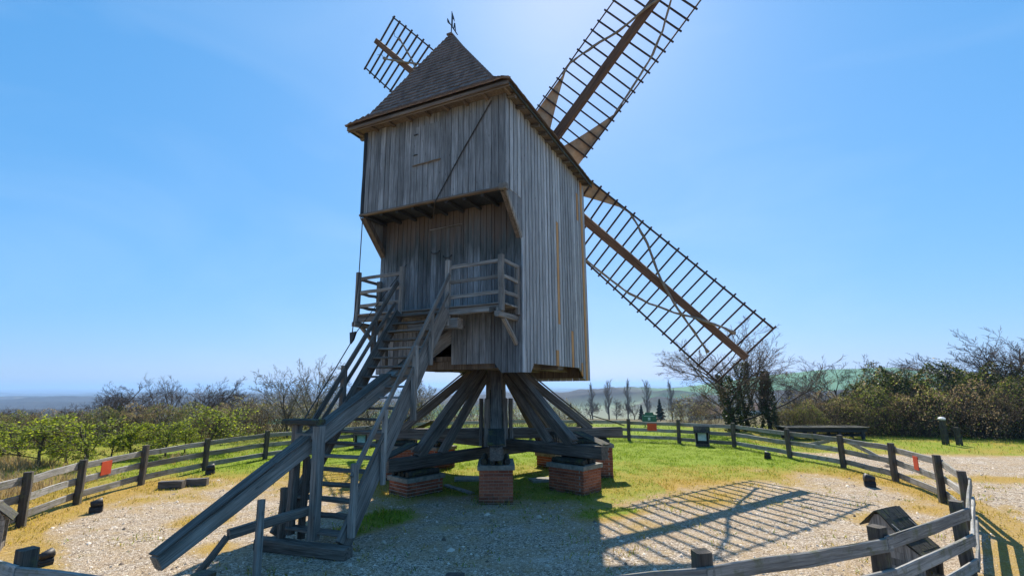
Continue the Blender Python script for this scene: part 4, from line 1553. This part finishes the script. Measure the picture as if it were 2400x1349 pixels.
POPL = dict(segs=[8, 5, 4, 3], kids=[32, 8, 4], start=[.08, .12, .2], ang=[(.32, .62), (.25, .6), (.25, .6)], ratio=[.36, .45, .4], rr=.3, taper=.15, jit=.03, up=[.02, .16, .06], woodlev=0)


def make_tree(seed, H, prm, rad, lean=(0, 0), scale_fit=True, minr=.006):
    t = Tree(seed, minr)
    t.grow(Vector((0, 0, -.1)), Vector((lean[0], lean[1], 1)).normalized(), H * .55, rad, 0, prm)
    if scale_fit:
        mz = max(p.z for p in t.tips)
        k = H / mz
        for buf in (t.w[0], t.t[0]):
            for p in buf: p *= k
        t.tips = [p * k for p in t.tips]
    return t


def put(name, parts, x, y, rz, sc, label, cat, group=None, dz=0.0):
    o = empty(name, None, (x, y, gz(x, y) + dz), rz)
    o.scale = (sc, sc, sc) if not isinstance(sc, tuple) else sc
    tag(o, label, cat, group)
    for nm, me in parts: link(nm, me, o)
    return o


def at_px(px, Y): return (px - 1200) / 1150 * Y * .985


ORD = ['first', 'second', 'third', 'fourth', 'fifth', 'sixth', 'seventh', 'eighth', 'ninth', 'tenth', 'eleventh', 'twelfth', 'thirteenth', 'fourteenth', 'fifteenth', 'sixteenth', 'seventeenth', 'eighteenth', 'nineteenth', 'twentieth']


def ivy_column(n, r0, r1, h, lean=(0, 0), size=.10, wild=.3):
    t = rng.uniform(0, 1, n)
    a = rng.uniform(0, 2 * np.pi, n)
    bump = 1 + wild * np.sin(a * 3 + t * 9) * np.sin(t * 17 + a)
    rr = (r0 + (r1 - r0) * t) * bump * rng.uniform(.55, 1.1, n) ** .5 + rng.exponential(.03, n)
    c = np.stack([np.cos(a) * rr + lean[0] * t * h, np.sin(a) * rr + lean[1] * t * h, t * h], 1)
    return leaf_mesh('ivy', c, size, [M_ivy])


def blob_leaves(n, rx, ry, h, size, mats, probs, shell=.5, z0=0.05, seed=1, flat=0.0):
    """leaves through an uneven mound"""
    a = rng.uniform(0, 2 * np.pi, n)
    u = rng.uniform(0, 1, n) ** .75
    lump = .72 + .5 * (vnoise(a * 1.6 + seed * 7, u * 3.0 + seed * 3, seed))
    q = rng.uniform(shell, 1, n) ** .6 * lump
    rad = np.sqrt(np.clip(1 - u ** 2.4, 0, 1)) * q
    c = np.stack([np.cos(a) * rad * rx, np.sin(a) * rad * ry, z0 + u * h * lump], 1)
    mi = rng.choice(len(mats), size=n, p=probs)
    return leaf_mesh('leaves', c, size, mats, mi, flat)


def canes(seed, n, rx, ry, h, rad=.006):
    """arching stems of a thicket"""
    t = Tree(seed)
    r_ = t.r
    for i in range(n):
        a = r_.uniform(0, 6.283)
        q = r_.uniform(0, .85)
        p = Vector((math.cos(a) * rx * q, math.sin(a) * ry * q, 0))
        a2 = a + r_.gauss(0, .7)
        ln = h * r_.uniform(.6, 1.25)
        d = Vector((math.cos(a2) * .5, math.sin(a2) * .5, 1.2)).normalized()
        rr = rad * r_.uniform(.7, 1.6)
        for k in range(5):
            d = (d + Vector((r_.gauss(0, .16), r_.gauss(0, .16), -.20 if k > 1 else .0))).normalized()
            e = p + d * ln / 5
            t.seg(t.t, p, e, rr * (1 - k * .15), rr * (1 - (k + 1) * .15), 3)
            if k in (1, 2, 3):
                for _ in range(2):
                    dd = (d + Vector((r_.gauss(0, .6), r_.gauss(0, .6), r_.gauss(.15, .5)))).normalized()
                    f_ = e + dd * ln * r_.uniform(.1, .28)
                    t.seg(t.t, e, f_, rr * .55, rr * .3, 3)
            p = e
        t.tips.append(p)
    return mesh('stems', t.t[0], t.t[1], M_twig)


# --- the bare ivied trees behind the far fence, right of the mill
tA = make_tree(11, 7.0, SPREAD, .17, (-.12, 0))
aw, at_ = wood_meshes(tA)
def buds_of(t, n, size, mats):
    tips = np.array([tuple(p) for p in t.tips])
    return leaf_mesh('buds', tips[rng.integers(0, len(tips), n)] + rng.normal(size=(n, 3)) * .03, size, mats, rng.choice(len(mats), n))


M_redbud = leafmat('reddish_bud', (.14, .085, .06), (.36, .24, .17), .4)
put('bare_tree', [('trunk', aw), ('crown', at_), ('buds', buds_of(tA, 5000, .04, [M_redbud])), ('ivy', ivy_column(3800, .42, .30, 3.4, (-.14, 0)))], at_px(1712, 30.5), 30.5, .4, (1.35, 1.2, .97), 'wide bare tree with ivy on its leaning trunk behind the lowest sail', 'tree')
tB = make_tree(23, 6.2, SPREAD, .15, (.08, .05))
bw, bt = wood_meshes(tB)
put('bare_tree', [('trunk', bw), ('crown', bt), ('buds', buds_of(tB, 3000, .04, [M_redbud])), ('ivy', ivy_column(3600, .40, .33, 4.0, (.05, 0)))], at_px(1742, 31.5), 31.5, 2.0, (1.05, 1.05, 1.03), 'bare tree with a tall ivy-wrapped trunk beside the leaning one', 'tree')
tI = make_tree(37, 4.2, UPR, .10)
iw, it_ = wood_meshes(tI)
put('ivy_column', [('trunk', iw), ('crown', it_), ('ivy', ivy_column(4200, .55, .16, 3.5, (0, 0), .10, .35))], at_px(1790, 29.5), 29.5, .3, 1.0, 'narrow dark ivy-covered trunk standing behind the far fence', 'tree')

# --- hedge at the right: brambles in front, ivy masses and bare trees behind
bush_variants = []
for s, (n, probs) in enumerate(((5600, [.55, .45]), (5600, [.28, .72]), (5000, [.82, .18]))):
    bush_variants.append((canes(100 + s, 170, 1.7, 1.2, 2.0), blob_leaves(n, 1.75, 1.25, 1.75, .055, [M_bramble, M_brgreen], probs, .35, seed=s + 2)))
ivy_variants = [blob_leaves(10500, 1.35, 1.2, 2.7, .07, [M_ivy, M_brgreen, M_bramble], [.66, .20, .14], .55, seed=s + 11) for s in range(3)]
hedge = [(1835, 29.0, .7), (1880, 28.5, .85), (1925, 30.0, 1.15), (1972, 28.2, 1.0), (2030, 28.2, 1.3), (2090, 27.6, 1.05), (2150, 27.4, 1.35), (2205, 28.2, 1.1), (2262, 26.8, 1.4), (2318, 26.6, 1.15), (2372, 26.4, 1.5), (2425, 26.0, 1.25), (2480, 25.4, 1.45)]
for i, (px, Y, sc) in enumerate(hedge):
    v = bush_variants[i % 3]
    put('bramble_bush', [('stems', v[0]), ('leaves', v[1])], at_px(px, Y), Y, i * 1.7, sc, 'brown bramble bush in the front of the right-hand hedge, %s from the left' % ORD[i], 'bush', 'bramble bushes of the right-hand hedge')
ivs = [(1988, 29.6, 1.12), (2062, 30, 1.62), (2108, 29.4, 1.35), (2180, 29.0, 1.62), (2250, 30, 1.30), (2322, 28.8, 1.55), (2392, 28.4, 1.50)]
for i, (px, Y, sc) in enumerate(ivs):
    put('ivy_mass', [('ivy', ivy_variants[i % 3])], at_px(px, Y), Y, i * 2.1, (sc * 1.2, sc * 1.15, sc * .80), 'dark green ivy mound rising from the right-hand hedge, %s from the left' % ORD[i], 'bush', 'ivy mounds of the right-hand hedge')
tC = make_tree(41, 5.2, DENSE, .10); cw_, ct_ = wood_meshes(tC)
tD = make_tree(43, 5.0, DENSE, .09); dw_, dt_ = wood_meshes(tD)
tE = make_tree(47, 5.6, SPREAD, .10, (-.2, 0)); ew_, et_ = wood_meshes(tE)
for i, (px, Y, v, sc, rz) in enumerate(((1975, 32, (ew_, et_), .95, 0), (2035, 33, (cw_, ct_), .95, 1), (2090, 32, (dw_, dt_), 1.02, 2), (2150, 32.5, (cw_, ct_), .92, 3), (2210, 32, (dw_, dt_), .98, .6), (2275, 32, (cw_, ct_), .95, 5), (2340, 31.5, (dw_, dt_), 1.0, 4), (2395, 30, (ew_, et_), 1.28, .1), (2450, 29, (ew_, et_), 1.3, 1.3))):
    put('bare_hedge_tree', [('trunk', v[0]), ('crown', v[1])], at_px(px, Y), Y, rz, (sc * 1.15, sc * 1.15, sc * .9), 'bare twiggy tree growing out of the right-hand hedge, %s from the left' % ORD[i], 'tree', 'bare trees of the right-hand hedge')

# --- pale budding scrub behind the fence, middle and left
scr = []
for s in range(3):
    scr.append((canes(200 + s, 130, 1.5, 1.2, 1.8, .006), blob_leaves(1500, 1.6, 1.3, 1.7, .055, [M_bud, M_bramble, M_fresh], [.62, .26, .12], .2, seed=s + 31)))
sp_ = [(548, 33, 1.15), (585, 31, 1.1), (622, 30, 1.15), (660, 29, 1.2), (705, 30, 1.1), (760, 30, 1.1), (820, 31, 1.0), (880, 31, 1.05), (940, 32, 1.05), (985, 31.5, .95), (1040, 33, .9), (1095, 32, .9), (1150, 33, .9), (1215, 32, .95), (1270, 33, 1.0), (1325, 34, .9), (1600, 36, 1.1), (1648, 37, 1.0), (1845, 33, 1.15), (1895, 34, 1.1)]
for i, (px, Y, sc) in enumerate(sp_):
    v = scr[i % 3]
    put('budding_shrub', [('stems', v[0]), ('leaves', v[1])], at_px(px, Y), Y, i * 1.3, sc, 'pale budding shrub behind the far fence, %s from the left' % ORD[i], 'shrub', 'pale shrubs behind the far fence')

# --- left: young yellow-green trees in a row
yg = []
for s in range(3):
    t = make_tree(300 + s, 1.9, dict(UPR, kids=[8, 6, 5], ang=[(.7, 1.3), (.5, 1.1), (.4, 1.0)]), .03)
    tips = np.array([tuple(p) for p in t.tips])
    tips = tips[tips[:, 2] > .35]
    idx = rng.integers(0, len(tips), 2500)
    c = tips[idx] + rng.normal(size=(2500, 3)) * np.array([.11, .11, .05])
    yg.append((mesh('trunk', t.w[0], t.w[1], M_bark), mesh('crown', t.t[0], t.t[1], M_twig), leaf_mesh('leaves', c, .065, [M_fresh, M_brgreen], rng.choice(2, 2500, p=[[.88, .12], [.45, .55], [.72, .28]][s]), .5)))
ygp = [(18, 20.5, .80), (80, 19.8, 1.0), (128, 18.4, 1.25), (186, 19.4, 1.0), (232, 18.3, 1.22), (288, 19.8, .75), (330, 20.4, .95), (372, 21.4, .72), (408, 20.8, 1.0), (452, 22.2, .70), (500, 22.5, 1.3)]
for i, (px, Y, sc) in enumerate(ygp):
    v = yg[i % 3]
    put('young_tree', [('trunk', v[0]), ('crown', v[1]), ('leaves', v[2])], at_px(px, Y), Y, i * 2.3, (sc * 1.12, sc * 1.12, sc * .78), 'young yellow-green leafing tree beyond the left fence, %s from the left' % ORD[i], 'tree', 'young leafing trees beyond the left fence')
# brown undergrowth behind them
for i, (px, Y, sc) in enumerate(((-10, 24, .95), (55, 25, .9), (120, 25.5, .9), (190, 26, .85), (262, 26.5, .9), (330, 27, .95), (395, 27.5, .95), (455, 27.5, .95), (520, 28, .9))):
    v = bush_variants[i % 3]
    put('brown_thicket', [('stems', v[0]), ('leaves', v[1])], at_px(px, Y), Y, i * 1.1, sc, 'brown thicket behind the young trees at left, %s from the left' % ORD[i], 'bush', 'brown thickets behind the young trees')

# bare trees on the slope at left
for i, (px, Y, v, sc, rz, lab) in enumerate(((390, 37, (bw, bt), (.80, .80, .76), 1.0, 'tall bare tree with a fan of branches standing over the young trees at left'),
                                          (272, 37, (cw_, ct_), .78, 2.0, 'dark bare tree with ivy left of the fan-shaped one'), (325, 38, (ew_, et_), .72, .4, 'dense bare tree just left of the fan-shaped one'),
                                          (455, 37.5, (ew_, et_), .74, 4.0, 'dense bare tree just right of the fan-shaped one'), (525, 37, (cw_, ct_), .76, 3.2, 'dark bare tree with ivy at the right end of the left-hand clump'), (570, 37, (dw_, dt_), .52, 1.2, 'small bare tree beside the pale scrub at left'))):
    parts = [('trunk', v[0]), ('crown', v[1])]
    sc = sc if isinstance(sc, tuple) else (sc * 1.3, sc * 1.3, sc * 1.05)
    put('bare_tree', parts, at_px(px, Y), Y, rz, sc, lab, 'tree', 'bare trees on the slope at left')
for i, (px, Y, sc, lab) in enumerate(((285, 36, .72, 'dark ivy mound at the foot of the left-hand bare trees'), (500, 35.5, .62, 'dark ivy mound near the pale scrub at left'))):
    put('ivy_mass', [('ivy', ivy_variants[i])], at_px(px, Y), Y, i, sc, lab, 'bush')
for i, (px, Y, sc) in enumerate(((-30, 46, .72), (10, 48, .66), (50, 52, .62), (95, 50, .60), (140, 54, .58), (185, 52, .62), (225, 50, .64))):
    v = ((cw_, ct_), (dw_, dt_))[i % 2]
    put('slope_tree', [('trunk', v[0]), ('crown', v[1])], at_px(px, Y), Y, i * 1.9, (sc * 1.3, sc * 1.3, sc), 'bare brown tree in the low wood at the far left, %s from the left' % ORD[i], 'tree', 'bare trees of the low wood at left')
put('bare_tree', [('trunk', iw), ('crown', it_)], at_px(108, 85), 85, 0, 1.05, 'lone small bare tree against the blue plain at far left', 'tree')

# budding tree left of the stair
tF = make_tree(61, 4.3, dict(UPR, kids=[11, 8, 6, 4], start=[.12, .15, .1, .1], ang=[(.4, 1.05), (.35, .95), (.35, .9), (.3, .9)], ratio=[1.0, .55, .5, .45], up=[.02, .05, .04, .03]), .06)
tips = np.array([tuple(p) for p in tF.tips])
fl = leaf_mesh('buds', tips[rng.integers(0, len(tips), 2600)] + rng.normal(size=(2600, 3)) * .02, .035, [M_bud, M_twig], rng.choice(2, 2600))
fw_, ft_ = wood_meshes(tF, tw=M_twig_g)
put('budding_tree', [('trunk', fw_), ('crown', ft_), ('buds', fl)], at_px(684, 28), 28, .5, .93, 'slender budding tree left of the stair, lower of the two', 'tree')
put('budding_tree', [('trunk', fw_), ('crown', ft_), ('buds', fl)], at_px(733, 27), 27, 2.9, 1.03, 'slender budding tree nearest the stair, taller of the two', 'tree')
for i, (px, Y, sc) in enumerate(((870, 33, .75), (985, 34, .8))):
    put('budding_tree', [('trunk', fw_), ('crown', ft_), ('buds', fl)], at_px(px, Y), Y, i + 1, sc, ('thin budding tree seen behind the stair rails', 'thin budding tree seen under the tail of the mill')[i], 'tree')

# --- poplars and small woods below the hill
pop = []
for s in range(2):
    t = make_tree(400 + s, 16, POPL, .22, minr=.024)
    pop.append((mesh('trunk', t.w[0], t.w[1], M_bark), mesh('crown', t.t[0], t.t[1], M_twig_g)))
for i, (px, Y, sc) in enumerate(((1384, 205, .94), (1422, 200, 1.0), (1466, 200, 1.02), (1510, 198, 1.0), (1568, 190, .95))):
    v = pop[i % 2]
    put('poplar', [('trunk', v[0]), ('crown', v[1])], at_px(px, Y), Y, i * 1.4, sc, 'narrow bare poplar in the row below the hill, %s from the left' % ORD[i], 'tree', 'row of bare poplars')
conn = 3000
tt = rng.uniform(0, 1, conn) ** .8
aa = rng.uniform(0, 2 * np.pi, conn)
rr = (1 - tt) * 1.9 * (.75 + .25 * np.sin(tt * 40)) * rng.uniform(.3, 1, conn)
con = leaf_mesh('needles', np.stack([np.cos(aa) * rr, np.sin(aa) * rr, .5 + tt * 5.6], 1), .42, [M_needle])
contr = mesh('trunk', *tube_geo([(0, 0, -.3), (0, 0, 5.8)], [.16, .02], 6), M_bark)
for i, (px, Y, sc) in enumerate(((1540, 115, .82), (1497, 125, .62), (1334, 130, .7))):
    put('conifer', [('trunk', contr), ('needles', con)], at_px(px, Y), Y, i, sc, ('dark small conifer right of the poplars', 'dark small conifer between two poplars', 'dark small conifer just right of the trestle')[i], 'tree')
for i, (px, Y, sc) in enumerate(((1380, 140, 1.2), (1440, 150, 1.3), (1480, 135, 1.1), (1585, 120, 1.2), (1625, 100, 1.2), (1850, 110, 1.3), (1905, 120, 1.3), (1100, 260, 1.8), (1250, 300, 2.0))):
    v = ((cw_, ct_), (dw_, dt_))[i % 2]
    put('valley_tree', [('trunk', v[0]), ('crown', v[1])], at_px(px, Y), Y, i * 1.7, sc, 'bare tree among the hamlet below the hill, %s from the left' % ['third', 'fourth', 'fifth', 'sixth', 'seventh', 'eighth', 'ninth', 'first', 'second'][i], 'tree', 'bare trees of the hamlet')


# ------------------------------------------------------------------ turf blades, straw and loose stones (nobody could count them)
def blades(n_try, x0, x1, y0, y1, test, h, w, mats, pick, name, label, lean=.5):
    x = rng.uniform(x0, x1, n_try); y = rng.uniform(y0, y1, n_try)
    az = np.abs(np.degrees(np.arctan2(x, y)))
    keep = (az < 49) & test(x, y)
    x, y = x[keep], y[keep]
    n = len(x)
    z = hills(x, y) - .004
    hh = h * rng.uniform(.4, 1.3, n) * (.5 + 1.3 * fbm(x / .6, y / .6, 91)); ww = w * rng.uniform(.6, 1.3, n)
    a = rng.uniform(0, 2 * np.pi, n)
    l = rng.normal(size=(n, 2)) * lean * hh[:, None]
    b = np.stack([x, y, z], 1)
    dx = np.stack([np.cos(a), np.sin(a), np.zeros(n)], 1) * ww[:, None] / 2
    tip = b + np.stack([l[:, 0], l[:, 1], hh], 1)
    midp = b + np.stack([l[:, 0] * .3, l[:, 1] * .3, hh * .6], 1)
    co = np.stack([b - dx, b + dx, midp + dx * .8, tip, midp - dx * .8], 1).reshape(-1, 3)
    i = np.arange(n)[:, None] * 5
    quads = np.concatenate([i + np.array([[0, 1, 2, 4]])], 0)
    tris = i + np.array([[4, 2, 3, 3]])
    me = bpy.data.meshes.new(name)
    me.vertices.add(len(co)); me.vertices.foreach_set('co', co.astype(np.float32).ravel())
    lt = i + np.array([[4, 2, 3]])
    loops = np.concatenate([quads.ravel(), lt.ravel()]).astype(np.int32)
    me.loops.add(len(loops)); me.loops.foreach_set('vertex_index', loops)
    me.polygons.add(2 * n)
    me.polygons.foreach_set('loop_start', np.concatenate([np.arange(n) * 4, n * 4 + np.arange(n) * 3]).astype(np.int32))
    mi = pick(x, y).astype(np.int32)
    me.polygons.foreach_set('material_index', np.concatenate([mi, mi]))
    for q in mats: me.materials.append(q)
    me.update(); me.validate()
    o = link(name, me)
    tag(o, label, kind='stuff')
    return o


def in_grass(x, y):
    g, d = masks(x, y)
    rf = np.hypot(x - RCX, y - RCY)
    cl = fbm(x / .35, y / .35, 83)
    return rng.uniform(0, 1, len(x)) < np.clip(g * 1.35 - .35, 0, 1) * np.clip((cl - .32) * 3.2, .12, 1)


def pick_dry(x, y):
    g, d = masks(x, y)
    return (rng.uniform(0, 1, len(x)) < np.clip(d * 1.15 - .08, 0, 1)).astype(int)


blades(210000, -13, 13, 9.5, 28, in_grass, .045, .014, [M_grass, M_dryg], pick_dry, 'grass', 'short patchy turf, green at the back and yellowed in front', .6)
blades(60000, -32, 34, 9, 36, lambda x, y: in_grass(x, y) & (np.hypot(x - RCX, y - RCY) > RFENCE), .10, .022, [M_grass, M_dryg], pick_dry, 'grass', 'longer grass outside the ring fence', .5)
blades(26000, -24, -12.5, 12, 20, lambda x, y: rng.uniform(0, 1, len(x)) < sstep(.42, .6, fbm(x / 2.0, y / 2.0, 71)), .32, .016, [M_straw], lambda x, y: np.zeros(len(x)), 'dry_grass', 'tall pinkish straw grass outside the fence at far left', .35)
blades(2600, -3.9, -1.6, 9.6, 12.2, lambda x, y: in_grass(x, y), .10, .016, [M_grass, M_dryg], pick_dry, 'grass', 'lusher grass tufts at the foot of the stair', .6)


def stones(n_try):
    x = rng.uniform(-13, 17, n_try); y = 4 + 18 * rng.uniform(0, 1, n_try) ** 1.6
    az = np.abs(np.degrees(np.arctan2(x, y)))
    g, d = masks(x, y)
    keep = (az < 48) & (rng.uniform(0, 1, n_try) < np.clip(1 - g * 1.6, 0, 1))
    x, y = x[keep], y[keep]
    n = len(x)
    z = hills(x, y)
    s = .0095 * rng.lognormal(0, .55, n)
    a = rng.uniform(0, 2 * np.pi, n)
    c = np.stack([x, y, z - .002], 1)
    co = []
    for k in range(4):
        ang = a + k * np.pi / 2 + rng.uniform(-.3, .3, n)
        q = s * rng.uniform(.7, 1.4, n)
        co.append(c + np.stack([np.cos(ang) * q, np.sin(ang) * q, np.zeros(n)], 1))
    for k in range(2):
        ang = a + k * np.pi + rng.uniform(-.5, .5, n)
        co.append(c + np.stack([np.cos(ang) * s * .4, np.sin(ang) * s * .4, s * rng.uniform(.5, 1.0, n)], 1))
    co = np.stack(co, 1).reshape(-1, 3)
    i = np.arange(n)[:, None] * 6
    tri = np.concatenate([i + np.array([[0, 1, 4]]), i + np.array([[1, 5, 4]]), i + np.array([[1, 2, 5]]), i + np.array([[2, 3, 5]]), i + np.array([[3, 4, 5]]), i + np.array([[3, 0, 4]])], 0)
    m, nt, bs, out = new_mat('pale_gravel_chip')
    ge = nt.nodes.new('ShaderNodeNewGeometry')
    nt.links.new(ramp(nt, ge.outputs['Random Per Island'], [(0, (.13, .095, .068)), (1, (.76, .66, .54)), (.4, (.37, .295, .22)), (.8, (.56, .47, .375))]), bs.inputs['Base Color'])
    bs.inputs['Roughness'].default_value = .85
    me = fast_mesh('gravel', co, tri, [m])
    tag(link('gravel', me), 'loose pale gravel chips over the yard', kind='stuff')


stones(90000)

# weeds at the feet of the piers
def near_pier(x, y):
    ok = np.zeros(len(x), bool)
    for k in range(8):
        a = .034 + k * math.pi / 4
        cx, cy = MX + math.sin(a) * PIER_R, MY - math.cos(a) * PIER_R
        lx = (x - cx) * math.cos(a) + (y - cy) * math.sin(a); ly = -(x - cx) * math.sin(a) + (y - cy) * math.cos(a)
        dd = np.maximum(np.abs(lx) - WT / 2, np.abs(ly) - WR / 2)
        ok |= (dd > .0) & (dd < .22)
    return ok & (rng.uniform(0, 1, len(x)) < .8)


blades(16000, -5.5, 4.5, 11.5, 20.5, near_pier, .085, .016, [M_grass, M_dryg], pick_dry, 'weeds', 'weeds growing round the feet of the brick piers', .6)


def clump(x, y):
    g, d = masks(x, y)
    c = fbm(x / .22, y / .22, 105) * .6 + fbm(x / 1.4, y / 1.4, 107) * .4
    return (c > .60) & (g < .55) & (rng.uniform(0, 1, len(x)) < .7)


blades(60000, -11, 14, 6, 16, clump, .05, .014, [M_grass, M_dryg], lambda x, y: (rng.uniform(0, 1, len(x)) < .62).astype(int), 'weeds', 'scattered small weeds and dry tufts in the gravel', .8)

# ------------------------------------------------------------------ haze
hz = MB().box((-20000, -20000, -260), (20000, 20000, 62)).build('haze', None)
hm = bpy.data.materials.new('haze_air')
hm.use_nodes = True
ht = hm.node_tree
ht.nodes.clear()
ho = ht.nodes.new('ShaderNodeOutputMaterial')
pv = ht.nodes.new('ShaderNodeVolumePrincipled')
pv.inputs['Color'].default_value = (.42, .66, 1.0, 1)
pv.inputs['Density'].default_value = 1.9e-4
pv.inputs['Anisotropy'].default_value = 0.2
ht.links.new(pv.outputs[0], ho.inputs['Volume'])
hz.data.materials.clear()
hz.data.materials.append(hm)
tag(hz, 'pale blue haze over the plain', kind='stuff')
